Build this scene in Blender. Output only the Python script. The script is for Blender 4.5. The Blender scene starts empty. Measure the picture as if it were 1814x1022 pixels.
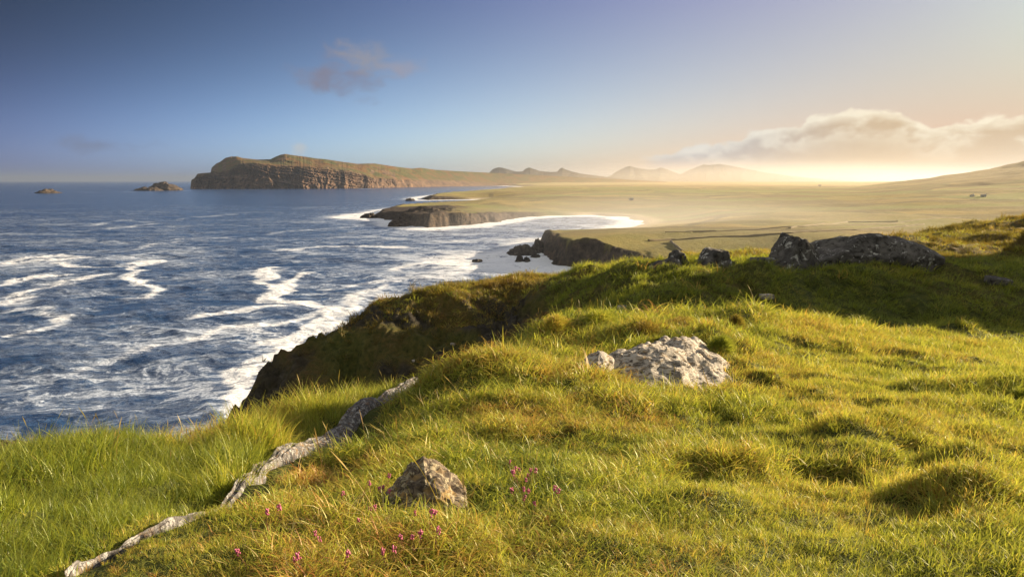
import bpy, bmesh, math, random
import numpy as np
from mathutils import Vector, Matrix

R = math.radians
scene = bpy.context.scene
COL = scene.collection
rng = np.random.default_rng(7)
random.seed(7)

# ------------------------------------------------------------------ camera
E = 42.0                        # eye height above the sea, metres
FPX = 1182.0                    # focal length in photograph pixels (photo 1814 x 1022)
PITCH = math.atan(190.5 / FPX)
cam_d = bpy.data.cameras.new("camera")
cam = bpy.data.objects.new("camera", cam_d)
COL.objects.link(cam)
cam_d.sensor_width = 36.0
cam_d.lens = 36.0 * FPX / 1814.0
cam_d.clip_start = 0.05
cam_d.clip_end = 120000.0
cam.location = (0, 0, E)
cam.rotation_euler = (math.pi / 2 - PITCH, 0, 0)
scene.camera = cam

# ------------------------------------------------------------------ light
SUN_AZ, SUN_EL = R(64), R(13)
sd = Vector((math.sin(SUN_AZ) * math.cos(SUN_EL), math.cos(SUN_AZ) * math.cos(SUN_EL), math.sin(SUN_EL)))
sun_d = bpy.data.lights.new("sun", "SUN")
sun_d.energy = 5.0
sun_d.angle = R(0.55)
sun_d.color = (1.0, 0.78, 0.50)
sun = bpy.data.objects.new("sun", sun_d)
COL.objects.link(sun)
sun.location = sd * 100 + Vector((0, 0, E))
sun.rotation_euler = sd.to_track_quat('Z', 'Y').to_euler()

world = bpy.data.worlds.new("World")
scene.world = world
world.use_nodes = True
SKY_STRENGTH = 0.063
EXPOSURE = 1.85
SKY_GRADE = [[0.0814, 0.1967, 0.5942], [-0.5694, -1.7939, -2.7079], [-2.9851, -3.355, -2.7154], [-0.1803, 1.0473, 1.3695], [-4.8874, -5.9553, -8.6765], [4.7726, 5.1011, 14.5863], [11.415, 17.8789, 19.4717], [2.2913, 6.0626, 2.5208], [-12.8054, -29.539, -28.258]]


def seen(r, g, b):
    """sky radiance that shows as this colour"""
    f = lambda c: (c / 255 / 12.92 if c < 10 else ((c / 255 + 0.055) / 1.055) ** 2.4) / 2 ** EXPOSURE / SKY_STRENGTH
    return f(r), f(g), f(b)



class NT:
    """small helper for building node trees"""
    def __init__(self, tree):
        self.t = tree
        self.n = tree.nodes
        self.l = tree.links

    def node(self, typ, **kw):
        n = self.n.new(typ)
        for k, v in kw.items():
            setattr(n, k, v)
        return n

    def put(self, sock, v):
        if isinstance(v, bpy.types.NodeSocket):
            self.l.new(v, sock)
        elif v is not None:
            if isinstance(v, (tuple, list)) and len(v) == 3 and sock.type == 'RGBA':
                v = (*v, 1.0)
            sock.default_value = v

    def m(self, op, a, b=None, c=None, clamp=False):
        n = self.node('ShaderNodeMath', operation=op, use_clamp=clamp)
        for i, v in enumerate((a, b, c)):
            if v is not None:
                self.put(n.inputs[i], v)
        return n.outputs[0]

    def vm(self, op, a, b=None):
        n = self.node('ShaderNodeVectorMath', operation=op)
        self.put(n.inputs[0], a)
        if b is not None:
            self.put(n.inputs[3] if op == 'SCALE' else n.inputs[1], b)
        return n.outputs[0]

    def noise(self, vec, scale, detail=4, rough=0.55, dist=0.0, typ='FBM', col=False):
        n = self.node('ShaderNodeTexNoise')
        n.noise_type = typ
        if vec is not None:
            self.put(n.inputs['Vector'], vec)
        n.inputs['Scale'].default_value = scale
        n.inputs['Detail'].default_value = detail
        n.inputs['Roughness'].default_value = rough
        n.inputs['Distortion'].default_value = dist
        return n.outputs['Color' if col else 'Fac']

    def ramp(self, fac, stops, interp='LINEAR'):
        n = self.node('ShaderNodeValToRGB')
        n.color_ramp.interpolation = interp
        e = n.color_ramp.elements
        while len(e) < len(stops):
            e.new(0.5)
        for el, (p, c) in zip(e, stops):
            el.position = p
            el.color = (*c, 1) if len(c) == 3 else c
        self.put(n.inputs[0], fac)
        return n.outputs['Color']

    def mix(self, fac, a, b, blend='MIX'):
        n = self.node('ShaderNodeMix', data_type='RGBA', blend_type=blend)
        self.put(n.inputs[0], fac)
        self.put(n.inputs[6], a)
        self.put(n.inputs[7], b)
        return n.outputs[2]

    def smooth(self, v, lo, hi, a=0.0, b=1.0):
        n = self.node('ShaderNodeMapRange', interpolation_type='SMOOTHSTEP')
        self.put(n.inputs[0], v)
        for i, x in enumerate((lo, hi, a, b)):
            self.put(n.inputs[i + 1], x)
        return n.outputs[0]

    def attr(self, name, typ='GEOMETRY', out='Fac'):
        n = self.node('ShaderNodeAttribute', attribute_type=typ, attribute_name=name)
        return n.outputs[out]

    def combine(self, x, y, z):
        n = self.node('ShaderNodeCombineXYZ')
        for i, v in enumerate((x, y, z)):
            self.put(n.inputs[i], v)
        return n.outputs[0]

    def separate(self, v):
        n = self.node('ShaderNodeSeparateXYZ')
        self.put(n.inputs[0], v)
        return n.outputs

    def curve(self, v, pts):
        n = self.node('ShaderNodeFloatCurve')
        c = n.mapping.curves[0]
        while len(c.points) < len(pts):
            c.points.new(0.5, 0.5)
        for p, (x, y) in zip(c.points, pts):
            p.location = (x, y)
            p.handle_type = 'AUTO'
        n.mapping.update()
        self.put(n.inputs['Value'], v)
        return n.outputs[0]


def pxaz(px):
    return math.atan((px - 907) / FPX)


def pyel(px, py):
    """elevation of a photograph pixel"""
    v = Vector((px - 907, FPX * math.cos(PITCH) + (511 - py) * math.sin(PITCH),
                -FPX * math.sin(PITCH) + (511 - py) * math.cos(PITCH)))
    return math.asin(v.normalized().z)


def build_world():
    nt = NT(world.node_tree)
    bg = nt.n['Background']
    sky = nt.node('ShaderNodeTexSky')
    sky.sky_type = 'NISHITA'
    sky.sun_disc = False
    sky.sun_elevation = SUN_EL
    sky.sun_rotation = SUN_AZ
    sky.altitude = 40
    sky.air_density = 1.0
    sky.dust_density = 1.6
    sky.ozone_density = 2.2
    tc = nt.node('ShaderNodeTexCoord')
    d = nt.vm('NORMALIZE', tc.outputs['Generated'])
    x, y, z = nt.separate(d)
    az = nt.m('ARCTAN2', x, y)
    el = nt.m('ARCSINE', z)
    # noise in direction space for the cloud edges
    q = nt.combine(nt.m('MULTIPLY', az, 22.0), nt.m('MULTIPLY', el, 34.0), 0.3)
    n1 = nt.noise(q, 1.0, 7, 0.56, 0.2)
    n2 = nt.noise(nt.vm('ADD', q, (7.3, -0.45, 2.0)), 0.55, 6, 0.55, 0.3)

    # grade the physical sky towards this evening's: deeper blue away from the sun, softer towards it
    ac = nt.m('MINIMUM', nt.m('MAXIMUM', az, -0.7), 0.72)
    ee = nt.m('MINIMUM', nt.m('MAXIMUM', el, 0.0), 0.45)
    a2, e2, ae = nt.m('MULTIPLY', ac, ac), nt.m('MULTIPLY', ee, ee), nt.m('MULTIPLY', ac, ee)
    log = None
    terms = (None, ac, a2, nt.m('MULTIPLY', a2, ac), ee, e2, ae, nt.m('MULTIPLY', a2, ee), nt.m('MULTIPLY', e2, ac))
    for term, w in zip(terms, SKY_GRADE):
        v = tuple(w) if term is None else nt.vm('SCALE', tuple(w), term)
        log = v if log is None else nt.vm('ADD', log, v)
    lr, lg, lb = nt.separate(log)
    grade = nt.combine(*[nt.m('EXPONENT', q_) for q_ in (lr, lg, lb)])
    col = nt.vm('MULTIPLY', sky.outputs[0], grade)
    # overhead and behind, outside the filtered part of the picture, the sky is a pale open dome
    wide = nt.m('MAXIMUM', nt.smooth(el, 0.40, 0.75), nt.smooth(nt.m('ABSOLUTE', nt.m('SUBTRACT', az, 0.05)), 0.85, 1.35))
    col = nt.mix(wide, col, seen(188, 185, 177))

    # the cloud bank low over the land on the right: height of its top along the azimuth
    a0, a1 = pxaz(1120), pxaz(2300)
    t = nt.m('DIVIDE', nt.m('SUBTRACT', az, a0), a1 - a0, clamp=True)
    tops = [(1120, 272), (1165, 266), (1230, 256), (1300, 246), (1335, 226), (1400, 222), (1425, 206), (1500, 194),
            (1590, 200), (1640, 218), (1690, 216), (1750, 206), (1814, 204), (1950, 214), (2300, 240)]
    S = 8.0
    top = nt.curve(t, [((pxaz(px) - a0) / (a1 - a0), pyel(px, py) * S) for px, py in tops])
    top = nt.m('DIVIDE', top, S)
    bots = [(1120, 275), (1200, 284), (1300, 290), (1400, 298), (1600, 306), (1814, 300), (2300, 290)]
    bot = nt.m('DIVIDE', nt.curve(t, [((pxaz(px) - a0) / (a1 - a0), pyel(px, py) * S) for px, py in bots]), S)
    edge = nt.m('MULTIPLY', nt.m('SUBTRACT', n1, 0.5), R(2.2))
    h = nt.m('ADD', nt.m('SUBTRACT', top, el), edge)           # depth below the ragged top
    mask = nt.smooth(h, R(-0.04), R(0.26))
    low = nt.smooth(nt.m('ADD', nt.m('SUBTRACT', el, bot), nt.m('MULTIPLY', nt.m('SUBTRACT', n2, 0.5), R(1.0))), R(-1.6), R(0.5))
    low = nt.m('MAXIMUM', low, nt.smooth(t, 0.12, 0.34, 0.0, 1.0))
    mask = nt.m('MULTIPLY', mask, low)
    mask = nt.m('MULTIPLY', mask, nt.smooth(t, 0.0, 0.05))
    billow = nt.smooth(nt.m('SUBTRACT', n1, n2), -0.10, 0.14)
    rim = nt.m('SUBTRACT', 1.0, nt.smooth(h, R(0.05), R(0.95)))
    lum = nt.m('ADD', nt.m('MULTIPLY', rim, 0.85), nt.m('MULTIPLY', billow, nt.smooth(h, R(3.6), R(1.0), 0.0, 0.8)))
    body = nt.mix(nt.smooth(t, 0.02, 0.5), seen(170, 175, 188), seen(208, 178, 138))
    bright = nt.mix(nt.smooth(t, 0.05, 0.5), seen(226, 224, 218), seen(252, 238, 208))
    cl = nt.mix(nt.m('MINIMUM', lum, 1.0), body, bright)
    col = nt.mix(nt.m('MULTIPLY', mask, 0.97), col, cl)

    # small ragged drifting clouds: (px, py, half width px, half height px, amount)
    def puff(c, px, py, hw, hh, amt, colr, sharp=1.0):
        az0, el0 = pxaz(px), pyel(px, py)
        u = nt.m('DIVIDE', nt.m('SUBTRACT', az, az0), math.atan(hw / FPX))
        v = nt.m('DIVIDE', nt.m('SUBTRACT', el, el0), math.atan(hh / FPX))
        rr = nt.m('SQRT', nt.m('ADD', nt.m('MULTIPLY', u, u), nt.m('MULTIPLY', v, v)))
        f = nt.m('ADD', nt.m('SUBTRACT', 1.0, rr), nt.m('MULTIPLY', nt.m('SUBTRACT', n1, 0.5), 3.0))
        msk = nt.smooth(f, 0.0, 1.1 / sharp, 0.0, amt)
        return nt.mix(msk, c, colr)
    col = puff(col, 612, 132, 84, 40, 0.95, seen(128, 129, 150))
    col = puff(col, 660, 108, 66, 30, 0.9, seen(152, 150, 158))
    col = puff(col, 720, 118, 48, 20, 0.85, seen(152, 154, 172))
    col = puff(col, 540, 262, 14, 16, 0.8, seen(192, 200, 206))
    col = puff(col, 170, 258, 90, 14, 0.7, seen(116, 128, 158))
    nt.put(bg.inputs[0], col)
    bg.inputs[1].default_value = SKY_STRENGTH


build_world()

scene.view_settings.view_transform = 'Standard'
scene.view_settings.look = 'None'
scene.view_settings.gamma = 1.0
scene.view_settings.exposure = EXPOSURE
cy = scene.cycles
cy.use_denoising = True
try:
    cy.denoiser = 'OPENIMAGEDENOISE'
except Exception:
    pass
cy.max_bounces = 6
cy.diffuse_bounces = 2
cy.glossy_bounces = 2
cy.transmission_bounces = 3
cy.volume_bounces = 1
cy.transparent_max_bounces = 6
cy.caustics_reflective = False
cy.caustics_refractive = False
cy.sample_clamp_indirect = 4.0


# ------------------------------------------------------------------ projecting
def ray(px, py):
    px, py = np.asarray(px, float), np.asarray(py, float)
    c, s = math.cos(PITCH), math.sin(PITCH)
    return px - 907, FPX * c + (511 - py) * s, -FPX * s + (511 - py) * c


def at(px, py, Y):
    """the point of a photograph pixel at forward distance Y"""
    x, y, z = ray(px, py)
    k = Y / y
    return x * k, np.asarray(Y, float) + 0 * x, E + z * k


def on_sea(px, py, z=0.0):
    x, y, dz = ray(px, py)
    k = (z - E) / dz
    return x * k, y * k


# ------------------------------------------------------------------ noise
def _h(ix, iy, iz, seed):
    h = (ix.astype(np.int64) * 374761393 + iy.astype(np.int64) * 668265263 + iz.astype(np.int64) * 2147483647 + seed * 144665) & 0xFFFFFFFF
    h = ((h ^ (h >> 13)) * 1274126177) & 0xFFFFFFFF
    h = ((h ^ (h >> 15)) * 2246822519) & 0xFFFFFFFF
    return ((h ^ (h >> 16)) & 0xFFFFFF) / float(0xFFFFFF) * 2 - 1


def vnoise(x, y, seed=0):
    x, y = np.broadcast_arrays(np.asarray(x, float), np.asarray(y, float))
    ix, iy = np.floor(x), np.floor(y)
    fx, fy = x - ix, y - iy
    fx = fx ** 3 * (fx * (fx * 6 - 15) + 10)
    fy = fy ** 3 * (fy * (fy * 6 - 15) + 10)
    z = np.zeros_like(ix)
    a, b = _h(ix, iy, z, seed), _h(ix + 1, iy, z, seed)
    c, d = _h(ix, iy + 1, z, seed), _h(ix + 1, iy + 1, z, seed)
    return (a + (b - a) * fx) * (1 - fy) + (c + (d - c) * fx) * fy


def vnoise3(x, y, z, seed=0):
    ix, iy, iz = np.floor(x), np.floor(y), np.floor(z)
    f = []
    for v, i in ((x, ix), (y, iy), (z, iz)):
        t = v - i
        f.append(t ** 3 * (t * (t * 6 - 15) + 10))
    r = 0
    for dx in (0, 1):
        for dy in (0, 1):
            for dz in (0, 1):
                w = (f[0] if dx else 1 - f[0]) * (f[1] if dy else 1 - f[1]) * (f[2] if dz else 1 - f[2])
                r = r + w * _h(ix + dx, iy + dy, iz + dz, seed)
    return r


def fbm(x, y, seed=0, octv=4, gain=0.5):
    a, s, r = 1.0, 1.0, 0.0
    c, sn = math.cos(0.6), math.sin(0.6)
    for i in range(octv):
        r = r + a * vnoise(x * s, y * s, seed + i * 17)
        x, y = x * c - y * sn, x * sn + y * c
        a *= gain
        s *= 2.03
    return r


def fbm3(x, y, z, seed=0, octv=4, gain=0.5):
    a, s, r = 1.0, 1.0, 0.0
    for i in range(octv):
        r = r + a * vnoise3(x * s + i * 3.1, y * s, z * s, seed + i * 17)
        a *= gain
        s *= 2.03
    return r


def sstep(x, a, b):
    t = np.clip((x - a) / (b - a), 0, 1)
    return t * t * (3 - 2 * t)


# ------------------------------------------------------------------ objects
def link(name, me, mat=None, parent=None):
    o = bpy.data.objects.new(name, me)
    COL.objects.link(o)
    if mat:
        me.materials.append(mat)
    if parent:
        o.parent = parent
    return o


def tag(o, label=None, cat=None, group=None, kind=None):
    for k, v in (("label", label), ("category", cat), ("group", group), ("kind", kind)):
        if v:
            o[k] = v
    return o


def mesh_np(name, V, F, smooth=True, attrs=None):
    me = bpy.data.meshes.new(name)
    V = np.asarray(V, np.float32)
    F = np.asarray(F, np.int32)
    k = F.shape[1]
    me.vertices.add(len(V))
    me.vertices.foreach_set('co', V.ravel())
    me.loops.add(F.size)
    me.loops.foreach_set('vertex_index', F.ravel())
    me.polygons.add(len(F))
    me.polygons.foreach_set('loop_start', np.arange(0, F.size, k, dtype=np.int32))
    me.polygons.foreach_set('loop_total', np.full(len(F), k, np.int32))
    me.polygons.foreach_set('use_smooth', np.full(len(F), smooth, bool))
    for an, av in (attrs or {}).items():
        a = me.attributes.new(an, 'FLOAT', 'POINT')
        a.data.foreach_set('value', np.asarray(av, np.float32).ravel())
    me.update()
    me.validate()
    return me


def grid_faces(nr, nc, keep=None):
    i = np.arange(nr - 1)[:, None] * nc + np.arange(nc - 1)[None, :]
    f = np.stack([i, i + 1, i + nc + 1, i + nc], -1)
    if keep is not None:
        f = f[keep]
    return f.reshape(-1, 4)


def mat_new(name):
    m = bpy.data.materials.new(name)
    m.use_nodes = True
    nt = NT(m.node_tree)
    return m, nt, nt.n['Principled BSDF']


def bump(nt, b, h, dist=0.1, strength=1.0):
    n = nt.node('ShaderNodeBump')
    n.inputs['Strength'].default_value = strength
    n.inputs['Distance'].default_value = dist
    nt.put(n.inputs['Height'], h)
    nt.put(b.inputs['Normal'], n.outputs[0])
    return n


def geo_pos(nt):
    return nt.node('ShaderNodeNewGeometry').outputs['Position']


# ------------------------------------------------------------------ materials
def m_turf():
    """ground under the grass: dark soil and turf, rock where it is steep"""
    m, nt, b = mat_new("turf_and_cliff")
    pos = geo_pos(nt)
    n1 = nt.noise(pos, 0.35, 6, 0.6)
    n2 = nt.noise(pos, 3.0, 5, 0.65)
    n3 = nt.noise(pos, 14.0, 4, 0.7)
    g = nt.ramp(n2, [(0.30, (0.030, 0.038, 0.010)), (0.5, (0.062, 0.075, 0.016)), (0.72, (0.12, 0.12, 0.026))])
    brown = nt.ramp(n3, [(0.3, (0.045, 0.030, 0.014)), (0.6, (0.13, 0.085, 0.030)), (0.8, (0.19, 0.125, 0.04))])
    base = nt.mix(nt.m('MULTIPLY', nt.attr('brown'), nt.smooth(n2, 0.25, 0.6)), g, brown)
    gold = nt.ramp(n2, [(0.3, (0.10, 0.075, 0.018)), (0.55, (0.22, 0.16, 0.03)), (0.75, (0.28, 0.20, 0.05))])
    base = nt.mix(nt.attr('gold'), base, gold)
    rock = nt.ramp(nt.noise(pos, 1.6, 8, 0.7, 0.6), [(0.3, (0.012, 0.011, 0.009)), (0.5, (0.040, 0.035, 0.026)), (0.7, (0.085, 0.076, 0.058))])
    base = nt.mix(nt.attr('rock'), base, rock)
    nt.put(b.inputs['Base Color'], base)
    b.inputs['Roughness'].default_value = 0.95
    b.inputs['Specular IOR Level'].default_value = 0.15
    hh = nt.m('ADD', nt.m('MULTIPLY', n2, 0.7), nt.m('MULTIPLY', n3, 0.3))
    bump(nt, b, hh, 0.35, 0.9)
    return m


def m_fields():
    """the coastal plain: patchwork of olive, tan and brown fields with dark boundary lines"""
    m, nt, b = mat_new("fields")
    pos = geo_pos(nt)
    warp = nt.vm('ADD', pos, nt.vm('SCALE', nt.noise(pos, 0.004, 3, 0.5, col=True), 60.0))
    def vor(feat, sc, ang, stretch):
        mp = nt.node('ShaderNodeMapping')
        nt.put(mp.inputs[0], warp)
        mp.inputs['Rotation'].default_value = (0, 0, ang)
        mp.inputs['Scale'].default_value = (sc, sc * stretch, 0)
        v = nt.node('ShaderNodeTexVoronoi', feature=feat)
        v.voronoi_dimensions = '2D'
        nt.put(v.inputs['Vector'], mp.outputs[0])
        v.inputs['Scale'].default_value = 1.0
        v.inputs['Randomness'].default_value = 0.8
        return v
    v1 = vor('F1', 0.0045, 0.35, 0.8)
    edge = vor('DISTANCE_TO_EDGE', 0.0045, 0.35, 0.8).outputs['Distance']
    v2 = vor('F1', 0.013, -0.25, 0.6)
    r = nt.m('ADD', nt.m('MULTIPLY', nt.separate(v1.outputs['Color'])[0], 0.62), nt.m('MULTIPLY', nt.separate(v2.outputs['Color'])[1], 0.38))
    c = nt.ramp(r, [(0.15, (0.05, 0.075, 0.018)), (0.3, (0.145, 0.155, 0.034)), (0.45, (0.30, 0.23, 0.072)),
                    (0.56, (0.075, 0.10, 0.022)), (0.70, (0.33, 0.25, 0.08)), (0.88, (0.12, 0.075, 0.028))])
    n = nt.noise(pos, 0.03, 6, 0.65)
    c = nt.mix(nt.smooth(n, 0.42, 0.62, 0.0, 0.5), c, (0.20, 0.14, 0.055))
    c = nt.mix(nt.smooth(nt.noise(pos, 0.2, 5, 0.7), 0.35, 0.75, 0.0, 0.5), c, (0.075, 0.07, 0.025))
    line = nt.smooth(edge, 0.012, 0.040, 0.85, 0.0)
    c = nt.mix(line, c, (0.05, 0.045, 0.022))
    bog = nt.smooth(nt.noise(nt.vm('MULTIPLY', warp, (0.30, 1.0, 1.0)), 0.006, 7, 0.66, 0.8), 0.42, 0.58, 0.0, 0.9)
    c = nt.mix(bog, c, (0.075, 0.060, 0.022))
    green = nt.smooth(nt.noise(nt.vm('MULTIPLY', warp, (0.35, 1.0, 1.0)), 0.0035, 5, 0.6, 0.5), 0.47, 0.57, 0.0, 0.8)
    c = nt.mix(green, c, (0.11, 0.15, 0.030))
    moor = nt.smooth(nt.m('ADD', nt.separate(pos)[1], nt.m('MULTIPLY', nt.noise(pos, 0.012, 4), 260.0)), 600.0, 400.0, 0.0, 0.5)
    c = nt.mix(moor, c, nt.ramp(nt.noise(pos, 0.05, 6, 0.65), [(0.35, (0.10, 0.065, 0.024)), (0.5, (0.19, 0.125, 0.045)), (0.65, (0.25, 0.18, 0.06))]))
    c = nt.mix(1.0, c, (0.86, 0.82, 0.62), 'MULTIPLY')
    upland = nt.smooth(nt.m('ADD', nt.separate(pos)[2], nt.m('MULTIPLY', nt.noise(pos, 0.004, 5, 0.6), 24.0)), 40.0, 66.0, 0.0, 0.8)
    c = nt.mix(upland, c, nt.ramp(nt.noise(pos, 0.02, 6, 0.65), [(0.35, (0.055, 0.042, 0.018)), (0.55, (0.105, 0.078, 0.030)), (0.7, (0.14, 0.115, 0.04))]))
    sand = nt.attr('sand')
    c = nt.mix(sand, c, (0.33, 0.27, 0.19))
    rock = nt.ramp(nt.noise(pos, 0.25, 8, 0.72, 0.4), [(0.32, (0.014, 0.013, 0.012)), (0.5, (0.055, 0.045, 0.038)), (0.68, (0.13, 0.095, 0.068))])
    c = nt.mix(nt.attr('rock'), c, rock)
    nt.put(b.inputs['Base Color'], c)
    b.inputs['Roughness'].default_value = 0.95
    b.inputs['Specular IOR Level'].default_value = 0.1
    # dry grass seen at a grazing angle catches the low sun
    nt.put(b.inputs['Sheen Weight'], nt.m('SUBTRACT', 0.15, nt.m('MULTIPLY', nt.attr('rock'), 0.15)))
    b.inputs['Sheen Roughness'].default_value = 0.5
    b.inputs['Sheen Tint'].default_value = (1.0, 0.88, 0.55, 1)
    bump(nt, b, nt.noise(pos, 0.35, 7, 0.7), 2.0, 0.8)
    return m


def m_headland():
    m, nt, b = mat_new("headland_rock_and_turf")
    pos = geo_pos(nt)
    st = nt.vm('MULTIPLY', pos, (1.0, 1.0, 0.35))
    n = nt.noise(st, 0.028, 9, 0.68, 0.6)
    rock = nt.ramp(n, [(0.32, (0.03, 0.022, 0.02)), (0.47, (0.095, 0.064, 0.048)), (0.58, (0.165, 0.108, 0.075)), (0.72, (0.24, 0.165, 0.115))])
    g = nt.ramp(nt.noise(pos, 0.011, 6, 0.6, 0.3), [(0.36, (0.062, 0.070, 0.026)), (0.48, (0.095, 0.085, 0.03)), (0.58, (0.145, 0.08, 0.034)), (0.75, (0.09, 0.052, 0.026))])
    g = nt.mix(nt.smooth(nt.noise(pos, 0.08, 5, 0.7), 0.4, 0.7, 0, 0.5), g, (0.06, 0.055, 0.025))
    c = nt.mix(nt.attr('rock'), g, rock)
    nt.put(b.inputs['Base Color'], c)
    b.inputs['Roughness'].default_value = 0.95
    b.inputs['Specular IOR Level'].default_value = 0.1
    bump(nt, b, nt.noise(st, 0.07, 8, 0.7, 0.4), 9.0, 0.9)
    return m


def m_far(name, c1, c2):
    m, nt, b = mat_new(name)
    pos = geo_pos(nt)
    nt.put(b.inputs['Base Color'], nt.mix(nt.smooth(nt.noise(pos, 0.006, 6, 0.6), 0.35, 0.65), c1, c2))
    b.inputs['Roughness'].default_value = 1.0
    b.inputs['Specular IOR Level'].default_value = 0.0
    return m


def m_sea():
    m, nt, b = mat_new("sea_water_and_foam")
    pos = geo_pos(nt)
    x, y, z = nt.separate(pos)
    foam_a = nt.attr('foam')
    # foam texture: lacy noise stretched along the crests
    rot = nt.node('ShaderNodeMapping')
    nt.put(rot.inputs[0], pos)
    rot.inputs['Rotation'].default_value = (0, 0, R(-14))
    rp = rot.outputs[0]
    wv = nt.vm('ADD', rp, nt.vm('SCALE', nt.vm('SUBTRACT', nt.noise(rp, 0.035, 4, 0.6, col=True), (0.5, 0.5, 0.5)), 26.0))
    s1 = nt.vm('MULTIPLY', wv, (0.55, 1.0, 0.0))
    f1 = nt.noise(s1, 0.16, 7, 0.66, 0.7)
    def lace(sc, k, dist):
        r_ = nt.m('ABSOLUTE', nt.m('SUBTRACT', nt.noise(s1, sc, 5, 0.60, dist), 0.5))
        return nt.m('SUBTRACT', 1.0, nt.m('MULTIPLY', r_, k), clamp=True)
    l1, l2, l3 = lace(0.055, 9.0, 0.9), lace(0.17, 7.0, 1.1), lace(0.55, 5.0, 1.2)
    f2 = nt.noise(nt.vm('MULTIPLY', wv, (0.5, 1.0, 0.0)), 1.1, 5, 0.72, 0.6)
    tex = nt.m('ADD', nt.m('ADD', nt.m('MULTIPLY', l1, 0.24), nt.m('MULTIPLY', l2, 0.22)), nt.m('ADD', nt.m('MULTIPLY', l3, 0.16), nt.m('MULTIPLY', f2, 0.62)))
    thr = nt.m('SUBTRACT', 0.98, nt.m('MULTIPLY', nt.m('MINIMUM', foam_a, 0.78), 0.78))
    foam = nt.smooth(nt.m('SUBTRACT', tex, thr), 0.0, 0.24)
    foam = nt.m('MULTIPLY', foam, nt.smooth(foam_a, 0.02, 0.25))
    foam = nt.m('MULTIPLY', foam, nt.smooth(f2, 0.20, 0.50, 0.55, 1.0))
    thin = nt.smooth(nt.m('SUBTRACT', tex, thr), -0.24, 0.10, 0.0, 0.26)
    fm = nt.m('MAXIMUM', foam, thin, clamp=True)
    water = nt.mix(nt.smooth(f1, 0.35, 0.7), (0.010, 0.036, 0.108), (0.022, 0.066, 0.170))
    fcol = nt.mix(nt.smooth(foam_a, 0.45, 0.8), (0.40, 0.475, 0.62), (0.80, 0.84, 0.92))
    c = nt.mix(fm, water, fcol)
    nt.put(b.inputs['Base Color'], c)
    nt.put(b.inputs['Roughness'], nt.m('ADD', 0.16, nt.m('MULTIPLY', fm, 0.6)))
    b.inputs['IOR'].default_value = 1.33
    w1 = nt.noise(nt.vm('MULTIPLY', rp, (0.35, 1.0, 0.4)), 0.28, 6, 0.6, 0.5)
    w2 = nt.noise(nt.vm('MULTIPLY', rp, (0.6, 1.0, 0.4)), 1.3, 5, 0.65, 0.4)
    hh = nt.m('ADD', nt.m('MULTIPLY', w1, 2.4), nt.m('MULTIPLY', w2, 0.55))
    bump(nt, b, hh, 0.75, 1.0)
    return m


def m_rock(name, dark, mid, light, lichen, lich_amt, scale=1.0, streak=(1, 1, 1), warm=None):
    """weathered rock: mottled stone, pits and crusts of pale lichen"""
    m, nt, b = mat_new(name)
    tc = nt.node('ShaderNodeTexCoord')
    p = nt.vm('MULTIPLY', tc.outputs['Object'], tuple(scale * s for s in streak))
    n1 = nt.noise(p, 2.2, 8, 0.7, 0.5)
    n2 = nt.noise(p, 7.0, 7, 0.7, 0.8)
    n3 = nt.noise(nt.vm('ADD', p, (5.2, 1.3, 7.7)), 4.2, 6, 0.66, 1.0)
    c = nt.ramp(n1, [(0.3, dark), (0.5, mid), (0.7, light)])
    c = nt.mix(nt.smooth(n2, 0.40, 0.49, 0.85, 0.0), c, dark)
    if warm:
        c = nt.mix(nt.smooth(nt.noise(p, 3.1, 5, 0.6, 0.6), 0.5, 0.66, 0, 0.7), c, warm)
    lich = nt.smooth(n3, 0.62 - 0.24 * lich_amt, 0.66 - 0.20 * lich_amt, 0.0, 0.92)
    lich = nt.m('MULTIPLY', lich, nt.smooth(n2, 0.40, 0.50))
    c = nt.mix(lich, c, lichen)
    nt.put(b.inputs['Base Color'], c)
    b.inputs['Roughness'].default_value = 0.92
    b.inputs['Specular IOR Level'].default_value = 0.2
    hh = nt.m('ADD', nt.m('MULTIPLY', n1, 0.5), nt.m('ADD', nt.m('MULTIPLY', n2, 0.5), nt.m('MULTIPLY', lich, 0.08)))
    bump(nt, b, hh, 0.07 / scale, 1.0)
    return m


# ------------------------------------------------------------------ near headland: control points
CTRL = []     # (x, y, z)
def cp(lst):
    for px, py, Y in lst:
        x, y, z = at(px, py, Y)
        CTRL.append((float(x), float(y), float(z)))
def cz(lst):  # (px, metres below the eye, Y)
    for px, d, Y in lst:
        CTRL.append(((px - 907) / (FPX * math.cos(PITCH)) * Y, Y, E - d))
def cw(lst):  # world x, y, metres below the eye
    for x, y, d in lst:
        CTRL.append((x, y, E - d))

cw([(0, 0, 1.62), (-2, 0, 1.75), (2.5, 0, 1.52), (-1, -3, 1.45), (4, -3, 1.3), (-4.6, -2, 2.1), (6, 2, 1.45), (10, 4, 1.6), (-4.5, 1.5, 2.2), (12, -4, 1.2), (16, 8, 2.0)])
# bottom edge and left bank
cp([(0, 1030, 2.45), (300, 1030, 2.38), (600, 1030, 2.35), (907, 1030, 2.35), (1300, 1030, 2.35), (1814, 1030, 2.4), (2300, 1030, 2.4),
    (0, 915, 3.4), (200, 915, 3.55), (-200, 930, 3.3), (0, 832, 4.9), (200, 815, 5.5), (-400, 850, 4.2), (330, 860, 4.6), (400, 850, 4.9), (300, 800, 6.3), (430, 772, 7.6),
    (560, 748, 9.0), (650, 716, 10.5), (745, 688, 12.2), (560, 800, 6.6)])
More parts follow.
